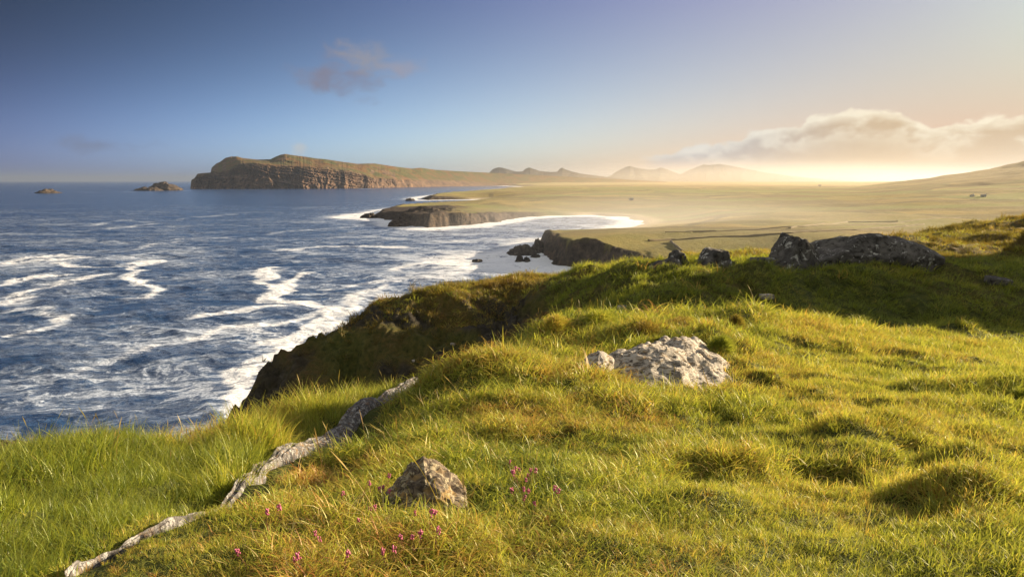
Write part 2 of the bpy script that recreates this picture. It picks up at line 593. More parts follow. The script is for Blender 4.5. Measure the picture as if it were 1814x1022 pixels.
# beside the rock ledge, central mound
cp([(500, 838, 4.95), (620, 770, 7.0), (740, 700, 10.2), (330, 915, 3.5), (200, 985, 2.75), (700, 900, 3.55), (907, 900, 3.5), (700, 805, 5.0), (907, 800, 5.0),
    (800, 728, 6.8), (907, 722, 6.6), (855, 645, 8.8), (800, 665, 9.0), (950, 655, 8.6), (1010, 672, 8.4), (1090, 698, 7.6), (1150, 740, 6.4)])
cp([(676, 728, 9.2), (705, 708, 10.0), (738, 688, 11.0)])
# the green saddle, the sedge crest behind it
cp([(930, 640, 11.3), (1000, 632, 11.6), (1070, 622, 12.0), (960, 592, 14.0), (1010, 566, 15.2), (1100, 572, 15.4), (1200, 578, 15.6), (1300, 566, 16.6)])
# around the white outcrop
cp([(1180, 700, 8.0), (1170, 650, 9.6), (1190, 606, 11.2), (1310, 650, 9.8), (1300, 602, 12.2)])
# right meadow
cp([(1200, 900, 3.5), (1500, 900, 3.55), (1814, 900, 3.6), (2300, 900, 3.7), (1200, 805, 5.0), (1500, 803, 5.15), (1814, 803, 5.4), (1400, 705, 7.7), (1600, 705, 8.2),
    (1814, 705, 8.8), (1400, 635, 11.4), (1600, 648, 12.0), (1814, 655, 12.5), (2300, 680, 12.5), (1350, 556, 18.0), (1450, 565, 18.6), (1530, 577, 19.0), (1610, 606, 18.6), (1700, 612, 19.2), (1814, 620, 20.0), (2200, 628, 22.0)])
# hollow behind the meadow, the shaded bank
cp([(1120, 552, 28.5), (1250, 552, 29.5), (1400, 558, 30), (1550, 568, 30), (1700, 586, 29.5), (1814, 596, 28.5),
    (1100, 524, 31.5), (1200, 518, 32), (1300, 516, 32), (1450, 527, 32.3), (1600, 520, 33), (1750, 538, 32.5),
    (1120, 496, 35), (1250, 487, 35), (1373, 479, 36), (1430, 488, 35.4), (1500, 488, 35.6), (1553, 477, 36.5), (1661, 471, 37.5), (1726, 483, 36.5), (1800, 492, 36.5), (2100, 482, 38)])
cz([(1150, 6.15, 26), (1300, 6.0, 26.5), (1500, 6.0, 26.5), (1700, 6.0, 26)])
# hillside beyond
cp([(950, 503, 44), (850, 518, 46), (730, 524, 47), (1050, 489, 46), (1130, 486, 44), (1230, 480, 44), (1300, 475, 44),
    (1130, 468, 55), (1230, 455, 58), (1330, 447, 60), (1480, 437, 66), (1560, 426, 72), (1640, 414, 80), (1700, 404, 88), (1814, 391, 100), (2200, 352, 120),
    (1700, 468, 47), (1814, 468, 49), (1750, 436, 62), (1814, 430, 66), (1060, 478, 54), (960, 492, 52)])
# down the back of the hill
cz([(900, 14, 75), (900, 22, 110), (1130, 20, 92), (1400, 20, 112), (1700, 18, 142), (2200, 8, 170), (2800, 5, 150), (1130, 34, 160), (1500, 36, 220), (2000, 34, 260), (600, 20, 70), (300, 25, 60)])
# shaded face of the promontory
cp([(650, 560, 44.5), (590, 597, 42.5), (500, 640, 40.5), (480, 665, 39.5), (400, 760, 36.5), (800, 572, 44), (900, 562, 43), (850, 602, 41), (760, 622, 40),
    (650, 642, 39.5), (560, 682, 37.5), (470, 717, 36.6), (840, 521, 47), (800, 547, 45.4), (930, 530, 45)])
cz([(600, 14, 26), (740, 12.8, 26), (850, 11.2, 28), (950, 9.2, 30), (700, 9.2, 18), (800, 7.6, 18), (900, 5.6, 18), (480, 16, 24), (1000, 6.8, 24), (300, 18, 30)])
CTRL = np.array(CTRL)


def _uv(x, y):
    k = np.maximum(y, -4.5) + 6
    return x / k * 1.15, np.log(k)


def _tps(r2):
    return r2 * np.log(r2 + 1e-9)


_cu, _cv = _uv(CTRL[:, 0], CTRL[:, 1])
_q = (CTRL[:, 2] - E) / (np.maximum(CTRL[:, 1], -4.5) + 6)
_n = len(_q)
_A = np.zeros((_n + 3, _n + 3))
_A[:_n, :_n] = _tps((_cu[:, None] - _cu) ** 2 + (_cv[:, None] - _cv) ** 2) + np.eye(_n) * 0.0006
_P = np.stack([np.ones(_n), _cu, _cv], 1)
_A[:_n, _n:] = _P
_A[_n:, :_n] = _P.T
_W = np.linalg.solve(_A, np.concatenate([_q, np.zeros(3)]))


def base_h(x, y):
    x, y = np.broadcast_arrays(np.asarray(x, float), np.asarray(y, float))
    sh = x.shape
    x, y = x.ravel(), y.ravel()
    out = np.empty(len(x))
    for i in range(0, len(x), 20000):
        u, v = _uv(x[i:i + 20000], y[i:i + 20000])
        K = _tps((u[:, None] - _cu) ** 2 + (v[:, None] - _cv) ** 2)
        q = K @ _W[:_n] + _W[_n] + _W[_n + 1] * u + _W[_n + 2] * v
        out[i:i + 20000] = E + q * (np.maximum(y[i:i + 20000], -4.5) + 6)
    return out.reshape(sh)


def _lx(px, Y):
    return ((px - 907) / (FPX * math.cos(PITCH)) * Y * 0.985, Y)


COAST = [(-7, -60), (-6.2, -12), (-5.2, 0), _lx(-400, 4.3), _lx(0, 5.2), _lx(200, 5.9), _lx(300, 6.7), _lx(430, 8.0), _lx(560, 9.6), _lx(640, 11.2),
         (-3.0, 13.5), (-3.4, 16), (-6, 19), (-11, 23), _lx(380, 33), _lx(400, 37), _lx(470, 40), _lx(500, 41.0), _lx(590, 43.0), _lx(650, 45.0), _lx(720, 48.0),
         (-4.6, 53), (1.5, 62), (13, 78), (30, 105), (60, 190), (120, 330), (400, 330), (400, -60)]
COAST = np.array(COAST, float)


def poly_sd(x, y, P):
    """signed distance to a closed polygon, positive inside"""
    x, y = np.broadcast_arrays(np.asarray(x, float), np.asarray(y, float))
    d2 = np.full(x.shape, 1e18)
    ins = np.zeros(x.shape, bool)
    idx = np.zeros(x.shape, int)
    for i in range(len(P)):
        ax, ay = P[i]
        bx, by = P[(i + 1) % len(P)]
        ex, ey = bx - ax, by - ay
        t = np.clip(((x - ax) * ex + (y - ay) * ey) / (ex * ex + ey * ey + 1e-12), 0, 1)
        dd = (x - ax - t * ex) ** 2 + (y - ay - t * ey) ** 2
        nearer = dd < d2
        d2 = np.where(nearer, dd, d2)
        idx = np.where(nearer, i, idx)
        c = ((ay > y) != (by > y)) & (x < ex * (y - ay) / (ey + 1e-12) + ax)
        ins ^= c
    return np.where(ins, 1, -1) * np.sqrt(d2), idx


BUMPS = []   # x, y, radius, height: tussocks and hummocks one can point to
def hump(px, py, Y, r, h):
    x, y, z = at(px, py, Y)
    BUMPS.append((float(x), float(y), r, h))
for a in [(1135, 590, 13.0, 0.55, 0.30), (1320, 575, 16.0, 0.8, 0.30), (1200, 580, 15.2, 0.9, 0.18), (985, 570, 15.0, 0.9, 0.20), (1060, 560, 16.0, 0.8, 0.2),
          (1270, 600, 12.2, 0.45, 0.22), (1700, 590, 24, 1.2, 0.5), (1790, 585, 25, 1.0, 0.55), (1640, 600, 22, 0.8, 0.3),
          (1800, 700, 8.8, 0.5, 0.22), (1715, 915, 3.8, 0.30, 0.19), (1570, 765, 6.0, 0.28, 0.12), (1500, 775, 5.7, 0.32, 0.14), (1710, 825, 5.0, 0.3, 0.14), (1640, 690, 8.8, 0.4, 0.14), (1420, 700, 8.0, 0.35, 0.10), (1600, 640, 12, 0.5, 0.14), (1330, 830, 4.7, 0.3, 0.10), (1250, 930, 3.4, 0.25, 0.08),
          (820, 660, 8.7, 0.6, 0.12), (870, 720, 6.9, 0.5, 0.10), (1030, 690, 7.9, 0.5, 0.10),
          (1340, 500, 35, 1.6, 0.6), (1210, 520, 31, 1.3, 0.45), (1480, 535, 30, 1.5, 0.4), (1470, 500, 34.5, 1.6, 0.15), (1690, 478, 37, 1.8, 0.3),
          (1040, 508, 43, 1.5, 0.5), (1110, 510, 38, 1.6, 0.5), (990, 520, 40, 1.4, 0.5)]:
    hump(*a)
BUMPS = np.array(BUMPS)


def shade_knoll(x, y):
    """unseen rise added on the right to keep the low sun off the hollow"""
    c = -x * math.cos(SUN_AZ) + y * math.sin(SUN_AZ)
    s = x * math.sin(SUN_AZ) + y * math.cos(SUN_AZ)
    return 13.5 * np.exp(-np.abs((c - 20.5) / 7.6) ** 3.6) * np.exp(-((s - 63) / 6.4) ** 2)


def land_h(x, y, rough=True):
    x, y = np.broadcast_arrays(np.asarray(x, float), np.asarray(y, float))
    h = base_h(x, y)
    for bx, by, r, a in BUMPS:
        h = h + a * np.exp(-((x - bx) ** 2 + (y - by) ** 2) / (r * r))
    h = h + shade_knoll(x, y)  # added ground out of view, shaped to cast shade over the hollow
    Y = np.maximum(y, 1)
    far = sstep(Y, 14, 40)
    if rough:
        # hummocky turf: steeper on the lee side
        w = vnoise(x * 0.5, y * 0.5, 5)
        hm = fbm(x * 0.62 + w * 0.5, y * 0.95 + w * 0.3, 11, 3)
        pit = fbm(x * 1.15 - y * 0.35, y * 0.8 + x * 0.25, 15, 2)
        pit2 = fbm(x * 2.3 - y * 0.9, y * 1.5 + x * 0.4, 19, 2)
        h = h + (0.095 * hm - 0.17 * sstep(pit, 0.30, 0.80) - 0.10 * sstep(pit2, 0.34, 0.75)) * (0.8 + 0.9 * far) * sstep(Y, 1.5, 4)
        h = h + fbm(x * 2.6, y * 2.6, 23, 3) * 0.03 * (1 + 1.6 * far)
        h = h + fbm(x * 0.22, y * 0.22, 31, 3) * 0.42 * far
        bank = sstep(-x - 2.0, 0, 0.6) * (1 - sstep(Y, 12, 14)) * sstep(Y, 1.5, 3)
        h = h + bank * (0.13 * fbm(x * 1.5, y * 1.1, 37, 3) + 0.05)
    fpx = x / Y * FPX * math.cos(PITCH) + 907
    fm_ = sstep(Y, 27, 32) * (1 - sstep(Y, 45, 47.5)) * (1 - sstep(fpx, 950, 1010))
    if fm_.max() > 0:
        rb = np.abs(fbm((x + y) * 0.30, (x - y) * 0.11, 43, 4))
        h = h + fm_ * (0.75 * (0.30 - rb) + 0.22 * fbm(x * 0.9, y * 0.9, 45, 4))
    sd0, _ = poly_sd(x, y, COAST)
    jag = fbm(x * 0.35, y * 0.35, 41, 4) * (0.12 + 1.5 * sstep(Y, 12, 34)) + fbm(x * 1.4, y * 1.4, 47, 3) * (0.05 + 0.25 * far)
    s = sd0 + jag
    d = np.maximum(-s, 0)
    drop = d * d / (d + 0.7) * (2.3 + 0.6 * vnoise(x * 0.4, y * 0.4, 3))
    drop = drop + (d > 0) * 0.35 * fbm(x * 0.8, y * 0.8 , 53, 4) * np.minimum(d, 3)
    return np.maximum(h - drop, -6), s


def hit(px, py, rough=False, y0=1.2, y1=130):
    """where a photograph pixel meets the near ground"""
    Y = np.exp(np.linspace(math.log(y0), math.log(y1), 900))
    x, y, z = at(np.full_like(Y, px), np.full_like(Y, py), Y)
    h, _ = land_h(x, y, rough)
    k = np.nonzero(z < h)[0]
    k = k[0] if len(k) else 0
    return float(x[k]), float(y[k]), float(h[k])


def build_near():
    ny, nx = 520, 560
    y = -6 + np.exp(np.linspace(math.log(1.2), math.log(300), ny))
    t = np.linspace(-math.asinh(50 / 4), math.asinh(230 / 4), nx)
    x = 4 * np.sinh(t)
    X, Y = np.meshgrid(x, y)
    Z, s = land_h(X, Y)
    gy, gx = np.gradient(Z)
    dx = np.gradient(X, axis=1)
    dy = np.gradient(Y, axis=0)
    slope = np.hypot(gx / dx, gy / dy)
    cliff = sstep(slope + 0.5 * fbm(X * 0.5, Y * 0.5, 61, 4), 1.25, 2.0) * sstep(-s, -1.5, 0.8)
    cliff = np.maximum(cliff, sstep(-s, 1.2, 3.5))
    hill = sstep(Y, 40, 50)
    brown = np.clip(0.15 + 0.75 * hill + 0.5 * fbm(X * 0.12, Y * 0.12, 71, 3), 0, 1) * sstep(Y, 12, 40)
    pxx = X / np.maximum(Y, 0.5) * FPX * math.cos(PITCH) + 907
    face = sstep(Y, 24, 28) * (1 - sstep(Y, 45.2, 47)) * (1 - sstep(pxx, 960, 1010))
    brown = np.maximum(brown, face * np.clip(0.55 + 0.6 * fbm(X * 0.3, Y * 0.3, 73, 4), 0, 1))
    cliff = np.maximum(cliff, face * sstep(fbm(X * 0.22 + Z * 0.3, Y * 0.22, 77, 5), -0.45, 0.05))
    gold = sstep(Y, 43, 50) * np.clip(0.45 + 1.1 * fbm(X * 0.25, Y * 0.25, 79, 4), 0, 1) * (1 - 0.75 * sstep(pxx, 1350, 1550))
    keep = ~((Z < -4)[:-1, :-1] & (Z < -4)[1:, 1:])
    me = mesh_np("near_headland", np.stack([X, Y, Z], -1).reshape(-1, 3), grid_faces(ny, nx, keep),
                 attrs={"rock": cliff, "brown": brown, "gold": gold * (1 - cliff)})
    o = link("near_headland", me, m_turf())
    tag(o, kind="structure")
    return X, Y, Z, s, slope


NEAR = build_near()

# ------------------------------------------------------------------ the coastal plain beyond
# shoreline by photograph pixel at sea level, with cliff height there
SHORE = [(1420, 545, 3), (1250, 505, 3), (1180, 492, 4), (1110, 482, 9), (1045, 476, 13.5), (1008, 474, 13), (986, 468, 12.5), (972, 456, 12), (962, 444, 11), (956, 434, 9.5), (966, 427, 6),
         (1000, 423, 4), (1060, 412, 3), (1108, 406, 2), (1132, 398, 1.5), (1134, 392, 1.2), (1105, 385, 1.5), (1050, 382, 2), (980, 383, 4), (915, 387, 6), (870, 396, 9), (845, 400, 11),
         (800, 402, 12), (757, 406, 12.5), (735, 403, 12), (702, 399, 9.5), (698, 392, 8), (676, 387, 7), (650, 386, 3), (668, 379, 6), (690, 373, 8), (740, 367, 7), (800, 361.5, 5), (860, 356.5, 3), (850, 353, 2), (800, 354, 6), (752, 355, 9),
         (738, 352.5, 6), (752, 349, 8), (780, 346, 9), (830, 341, 6), (880, 337, 4), (925, 333.5, 3), (945, 331.5, 3), (900, 329.5, 6), (850, 327.5, 8), (800, 326.5, 8)]
_sx, _sy = on_sea([s[0] for s in SHORE], [s[1] for s in SHORE])
SHORE_P = np.array(list(zip(_sx, _sy)) + [(-1200, 14000), (26000, 14000), (26000, 60), (60, 60)])
SHORE_H = np.array([s[2] for s in SHORE] + [10, 20, 20, 20])


def plain_h(X, Y):
    s, idx = poly_sd(X, Y, SHORE_P)
    # cliff height along the nearest stretch
    A, B = SHORE_P[idx], SHORE_P[(idx + 1) % len(SHORE_P)]
    e = B - A
    t = np.clip(((X - A[..., 0]) * e[..., 0] + (Y - A[..., 1]) * e[..., 1]) / ((e ** 2).sum(-1) + 1e-9), 0, 1)
    hc = SHORE_H[idx] * (1 - t) + SHORE_H[(idx + 1) % len(SHORE_H)] * t
    hc = hc + (9 - hc) * sstep(s, 30, 120)      # inland the shore's own height no longer counts
    g = np.clip(Y / 600, 0.5, 4)
    s = s + fbm(X / (28 * g), Y / (28 * g), 91, 5) * 6.0 * g * sstep(hc, 2, 8) * sstep(Y, 200, 330) + fbm(X / 7, Y / 7, 93, 3) * 1.3 * sstep(hc, 2, 8)
    w = (5 + 0.012 * Y) * (1 - 0.5 * sstep(hc, 7, 12))
    px = X / np.maximum(Y, 1) * FPX * math.cos(PITCH) + 907
    cl = hc * sstep(s, -1, w)
    inland = np.maximum(s, 0)
    h = cl + 13 * (1 - np.exp(-inland / 260)) * np.clip(1.25 - hc / 18, 0.2, 1) + 0.0012 * np.maximum(Y - 900, 0) * sstep(inland, 0, 500)
    h = h + (fbm(X / 140, Y / 140, 95, 4) * 2.4 + fbm(X / 25, Y / 25, 97, 3) * 0.35) * sstep(inland, 5, 120)
    h = h + fbm(X / 12, Y / 12, 99, 4) * 1.6 * sstep(hc, 4, 10) * (1 - sstep(s, w * 0.6, w * 2)) * sstep(s, -2, 3)
    # the rugged hump at the end of the rocky point
    hx, hy = on_sea(752, 397)
    hump_ = np.exp(-(((X - hx) / 42) ** 2 + ((Y - hy - 30) / 40) ** 2))
    h = h + hump_ * (3.2 + 3.2 * fbm(X / 13, Y / 13, 107, 5, 0.6)) * sstep(s, -2, 8)
    # the mountain side rising out of the frame on the right
    tt = X / np.maximum(Y, 1)
    rise = np.maximum(tt - 0.50 - 0.03 * vnoise(Y / 500, X * 0, 5), 0)
    h = h + (rise ** 1.3) * 390 * sstep(Y, 700, 2100) * (1 - 0.7 * sstep(Y, 3200, 5200)) * (1 + 0.12 * fbm(X / 220, Y / 220, 101, 4)) * (1 - 0.6 * sstep(tt, 1.2, 2.2))
    h = np.where(s < 0, np.maximum(-4 + (s + 6) * 0.4, -5) * sstep(-s, 0, 4) , h)
    return h, s, hc, w


def build_plain():
    nr, nc = 760, 900
    Y = np.exp(np.linspace(math.log(105), math.log(9500), nr))
    pc = np.concatenate([np.linspace(560, 1900, 720), np.linspace(1905, 3600, 180)])
    Yg, Pg = np.meshgrid(Y, pc, indexing='ij')
    X = (Pg - 907) / (FPX * math.cos(PITCH)) * Yg
    Z, s, hc, w = plain_h(X, Yg)
    rock = (1 - sstep(s + fbm(X / 9, Yg / 9, 103, 3) * 1.6, w * 0.85, w * 1.35)) * sstep(hc, 3, 6)
    rock = np.maximum(rock, (1 - sstep(s + fbm(X / 12, Yg / 12, 109, 4) * 14, w * 6.0, w * 9)) * (1 - sstep(Pg + 30 * fbm(X / 20, Yg / 20, 111, 3), 790, 835)) * (Pg > 630) * (Yg > 480) * (Yg < 900))
    sand = (1 - sstep(s, 8, 30)) * (1 - sstep(hc, 2.2, 4))
    keep = ~((s < -10)[:-1, :-1] & (s < -10)[1:, 1:])
    me = mesh_np("coastal_plain", np.stack([X, Yg, Z], -1).reshape(-1, 3), grid_faces(nr, nc, keep), attrs={"rock": rock, "sand": sand})
    o = link("coastal_plain", me, m_fields())
    tag(o, kind="structure")


build_plain()


# ------------------------------------------------------------------ the headland across the bay (a loft with real depth)
def interp(pts, x):
    p = sorted(pts)
    return np.interp(x, [a for a, _ in p], [b for _, b in p])


def build_headland():
    px = np.concatenate([np.linspace(337, 800, 620), np.linspace(801, 1180, 180)])
    sky = interp([(337, 334), (339, 319), (344, 316.5), (350, 308), (358, 307), (373, 306), (375, 297), (383, 290), (390, 287), (399, 280), (410, 277.5), (420, 277.5), (431, 280.5), (455, 283), (479, 282.5),
                  (489, 277.5), (497, 274.5), (505, 273), (521, 275.5), (545, 278.5), (560, 281), (574, 282), (600, 286), (632, 290.5), (650, 290), (664, 290), (690, 294), (712, 297), (730, 299),
                  (745, 297.5), (751, 298.3), (770, 301), (800, 303), (870, 306.5), (960, 311), (1060, 316), (1180, 322)], px)
    top = interp([(337, 334.5), (340, 320), (350, 309), (372, 307), (378, 303), (386, 306), (395, 304), (407, 301), (415, 295), (426, 289.5), (452, 289), (489, 294), (521, 294.5), (558, 296.5),
                  (585, 297.5), (616, 301.5), (643, 307.5), (661, 314), (690, 314), (717, 315.5), (757, 318), (800, 320), (870, 324), (960, 327), (1180, 328)], px)
    top = np.maximum(top, sky + 0.6)
    wl = interp([(337, 335), (430, 335), (560, 334.6), (640, 333.6), (690, 332.8), (757, 331.2), (870, 329.2), (1180, 328.0)], px)
    pg = np.arange(250, 1280.0)
    wg = interp([(250, 335), (430, 335), (560, 334.6), (640, 333.6), (690, 332.8), (757, 331.2), (870, 329.4), (1000, 328.7), (1280, 328.0)], pg)
    kk = np.exp(-(np.arange(-90, 91) / 34.0) ** 2)
    wg[90:-90] = np.convolve(wg, kk / kk.sum(), 'same')[90:-90]
    wl = np.interp(px, pg, wg)
    xw, yw = on_sea(px, wl)
    rib = fbm(px / 11.0, px * 0 + 0.5, 121, 4, 0.55)
    Y0 = yw
    amt = sstep(px, 337, 352) * (1 - 0.45 * sstep(px, 620, 680)) * (1 - 0.8 * sstep(px, 690, 780))
    rows = []
    cliffW = 120.0
    ncl = 60
    for i in range(ncl):
        t = i / (ncl - 1)
        wpx = px + 9 * fbm(px / 20, px * 0 + t * 1.3, 123, 3) + 5 * t
        big = fbm(wpx / 13.0, px * 0 + t * 0.5, 125, 3)
        gul = 1 - np.abs(fbm(wpx / (7.5 - 2.5 * t), px * 0 + t * 0.9, 127, 3, 0.55)) * 2.2
        fine = fbm(wpx / 2.4, px * 0 + t * 6, 129, 4, 0.6)
        strata = fbm(px / 30, px * 0 + t * 11 + 0.06 * px, 133, 3)
        py = wl + (top - wl) * (t ** 0.9)
        rr = (26 * big + 20 * np.maximum(gul, -0.3) * (0.35 + t * 0.9) + 9 * fine + 7 * strata * (t > 0)) * amt * (1 - 0.8 * sstep(t, 0.7, 1.0))
        if i == ncl - 1:
            rib_top = rr
        Yr = Y0 + cliffW * t ** 1.25 + rr
        x, y, z = at(px, py, Yr)
        z = np.maximum(z, 0) if i else z * 0 - 6
        rows.append((x, y, z, np.clip(1.35 - sstep(t + 0.16 * fine + 0.22 * gul - 0.1, 0.66, 1.0) * 1.35, 0, 1)))
    rib2 = fbm(px / 2.6, px * 0 + 3.5, 131, 4, 0.6)
    Yt = Y0 + cliffW + rib_top
    for i in range(1, 26):
        t = i / 25
        py = top + (sky - top) * t
        Yr = Yt + 330 * t + 24 * amt * fbm(px / 30 + t, t * 4 + px * 0, 151, 4) * math.sin(math.pi * t)
        x, y, z = at(px, py + 0.5 * math.sin(math.pi * t) * fbm(px / 14, t * 5 + px * 0, 161, 3), Yr)
        rocky = sstep(fbm(px / 12, t * 3 + px * 0, 171, 4), 0.45, 0.8) * 0.8 * (px < 700) + (px < 400) * sstep(rib2, -0.3, 0.4) * (1 - t * 0.3)
        rows.append((x, y, z, np.clip(rocky, 0, 1)))
    xs, ys, zs = at(px, sky, Yt + 330)
    for i in range(1, 9):
        t = i / 8
        Yr = Yt + 330 + 500 * t
        x = xs * (Yr / ys)
        rows.append((x, Yr, np.maximum(zs * (1 - t * t) - 6 * t, -6), np.full_like(px, 0.3)))
    V = np.stack([np.stack(r[:3], -1) for r in rows])
    A = np.stack([r[3] for r in rows])
    me = mesh_np("headland", V.reshape(-1, 3), grid_faces(V.shape[0], V.shape[1]), attrs={"rock": A})
    o = link("headland", me, m_headland())
    tag(o, kind="structure")


build_headland()


def ridge(name, pts, Y, mat, front=900, back=1500, seed=0, zmin=-6, n=260):
    """a hill with a given skyline at distance Y, sloping down in front and behind"""
    p0, p1 = pts[0][0], pts[-1][0]
    px = np.linspace(p0, p1, n)
    sky = interp(pts, px) - 0.35 * fbm(px / 4.0, px * 0, seed, 4)
    xs, ys, zs = at(px, sky, np.full(n, float(Y)))
    rows = []
    for i in range(25):
        t = i / 24
        f = t ** 1.5
        Yr = Y - front * (1 - t) + front * 0.12 * fbm(px / 16, t * 2 + px * 0, seed + 3, 4) * math.sin(math.pi * t)
        rows.append((xs * (Yr / Y), Yr, zmin + (zs - zmin) * f + (zs - zmin) * 0.05 * fbm(px / 14, t * 4 + px * 0, seed + 7, 4) * math.sin(math.pi * t)))
    for i in range(1, 9):
        t = i / 8
        rows.append((xs * ((Y + back * t) / Y), np.full(n, Y + back * t), zs + (zmin - zs) * t ** 1.4))
    V = np.stack([np.stack(np.broadcast_arrays(*r), -1) for r in rows])
    me = mesh_np(name, V.reshape(-1, 3), grid_faces(V.shape[0], n))
    return tag(link(name, me, mat), kind="structure")


far_mat = m_far("moorland", (0.045, 0.045, 0.040), (0.075, 0.066, 0.048))
ridge("hill", [(850, 319), (866, 307), (872, 300.5), (880, 297), (890, 297), (900, 300.5), (915, 304.5), (926, 304), (931, 299), (937, 297), (944, 299), (955, 303), (975, 305),
               (987, 304.5), (991, 299.5), (996, 297), (1002, 300.5), (1012, 304), (1030, 308), (1060, 312), (1110, 318), (1140, 322)], 9600, far_mat, front=700, back=900, seed=201)
ridge("mountain", [(1060, 321), (1085, 309), (1098, 301), (1108, 296.5), (1116, 294), (1124, 297), (1135, 299), (1150, 301), (1160, 300.5), (1170, 297.5), (1176, 298.5), (1190, 304), (1206, 309),
                   (1222, 301), (1234, 296), (1247, 291.5), (1256, 292.5), (1275, 291), (1310, 297), (1350, 305), (1400, 312), (1470, 319), (1520, 322)], 11000, far_mat, front=1600, seed=221, n=420)


# ------------------------------------------------------------------ sea
STREAKS = [   # foam trails by photograph pixel: (points, half width m, strength)
    ([(468, 478), (470, 495), (492, 515), (500, 533), (545, 540), (578, 553), (588, 568), (570, 585), (540, 597), (500, 610), (470, 640), (440, 660)], 4.0, 0.85),
    ([(548, 482), (528, 500), (505, 515), (510, 530), (480, 545), (440, 552), (380, 560)], 3.2, 0.75),
    ([(0, 470), (60, 458), (110, 452), (140, 458), (60, 466)], 5.5, 0.62),
    ([(100, 468), (160, 474), (230, 472), (262, 464), (238, 482), (262, 508), (278, 516), (255, 528)], 3.6, 0.78),
    ([(0, 502), (60, 492), (100, 488)], 4.2, 0.7), ([(0, 540), (50, 520), (110, 500), (170, 490)], 5.0, 0.75),
    ([(0, 560), (45, 545), (90, 548), (125, 570)], 3.4, 0.6), ([(310, 426), (360, 424), (440, 423)], 4.0, 0.6),
    ([(225, 445), (270, 434), (310, 430)], 3.6, 0.5), ([(500, 478), (480, 486), (450, 500)], 3.0, 0.5),
    ([(500, 445), (560, 440), (640, 436), (720, 441)], 5, 0.6), ([(480, 415), (550, 408), (640, 402)], 6, 0.5),
    ([(90, 412), (140, 411), (210, 405), (260, 398)], 6, 0.5), ([(160, 400), (220, 390), (270, 394)], 6, 0.5), ([(310, 390), (350, 384), (440, 380)], 6, 0.5),
    ([(540, 368), (600, 366)], 9, 0.55), ([(360, 385), (410, 380)], 7, 0.5), ([(420, 575), (470, 572), (520, 562), (570, 556)], 3.2, 0.6),
    ([(340, 600), (400, 585), (450, 580)], 3.0, 0.5), ([(0, 600), (70, 590), (150, 560)], 3.2, 0.5), ([(100, 660), (160, 645), (240, 620)], 2.6, 0.45),
    ([(700, 480), (760, 465), (840, 470)], 4, 0.5), ([(560, 520), (640, 505), (700, 500)], 3.5, 0.45), ([(40, 341), (120, 341), (250, 340), (350, 338)], 26, 0.42),
    ([(640, 335), (655, 335)], 30, 0.9), ([(330, 336.5), (350, 336.5)], 20, 0.9), ([(600, 560), (640, 530), (700, 505)], 3.0, 0.55),
    ([(420, 735), (440, 690), (470, 640), (490, 610)], 3.4, 0.8)]


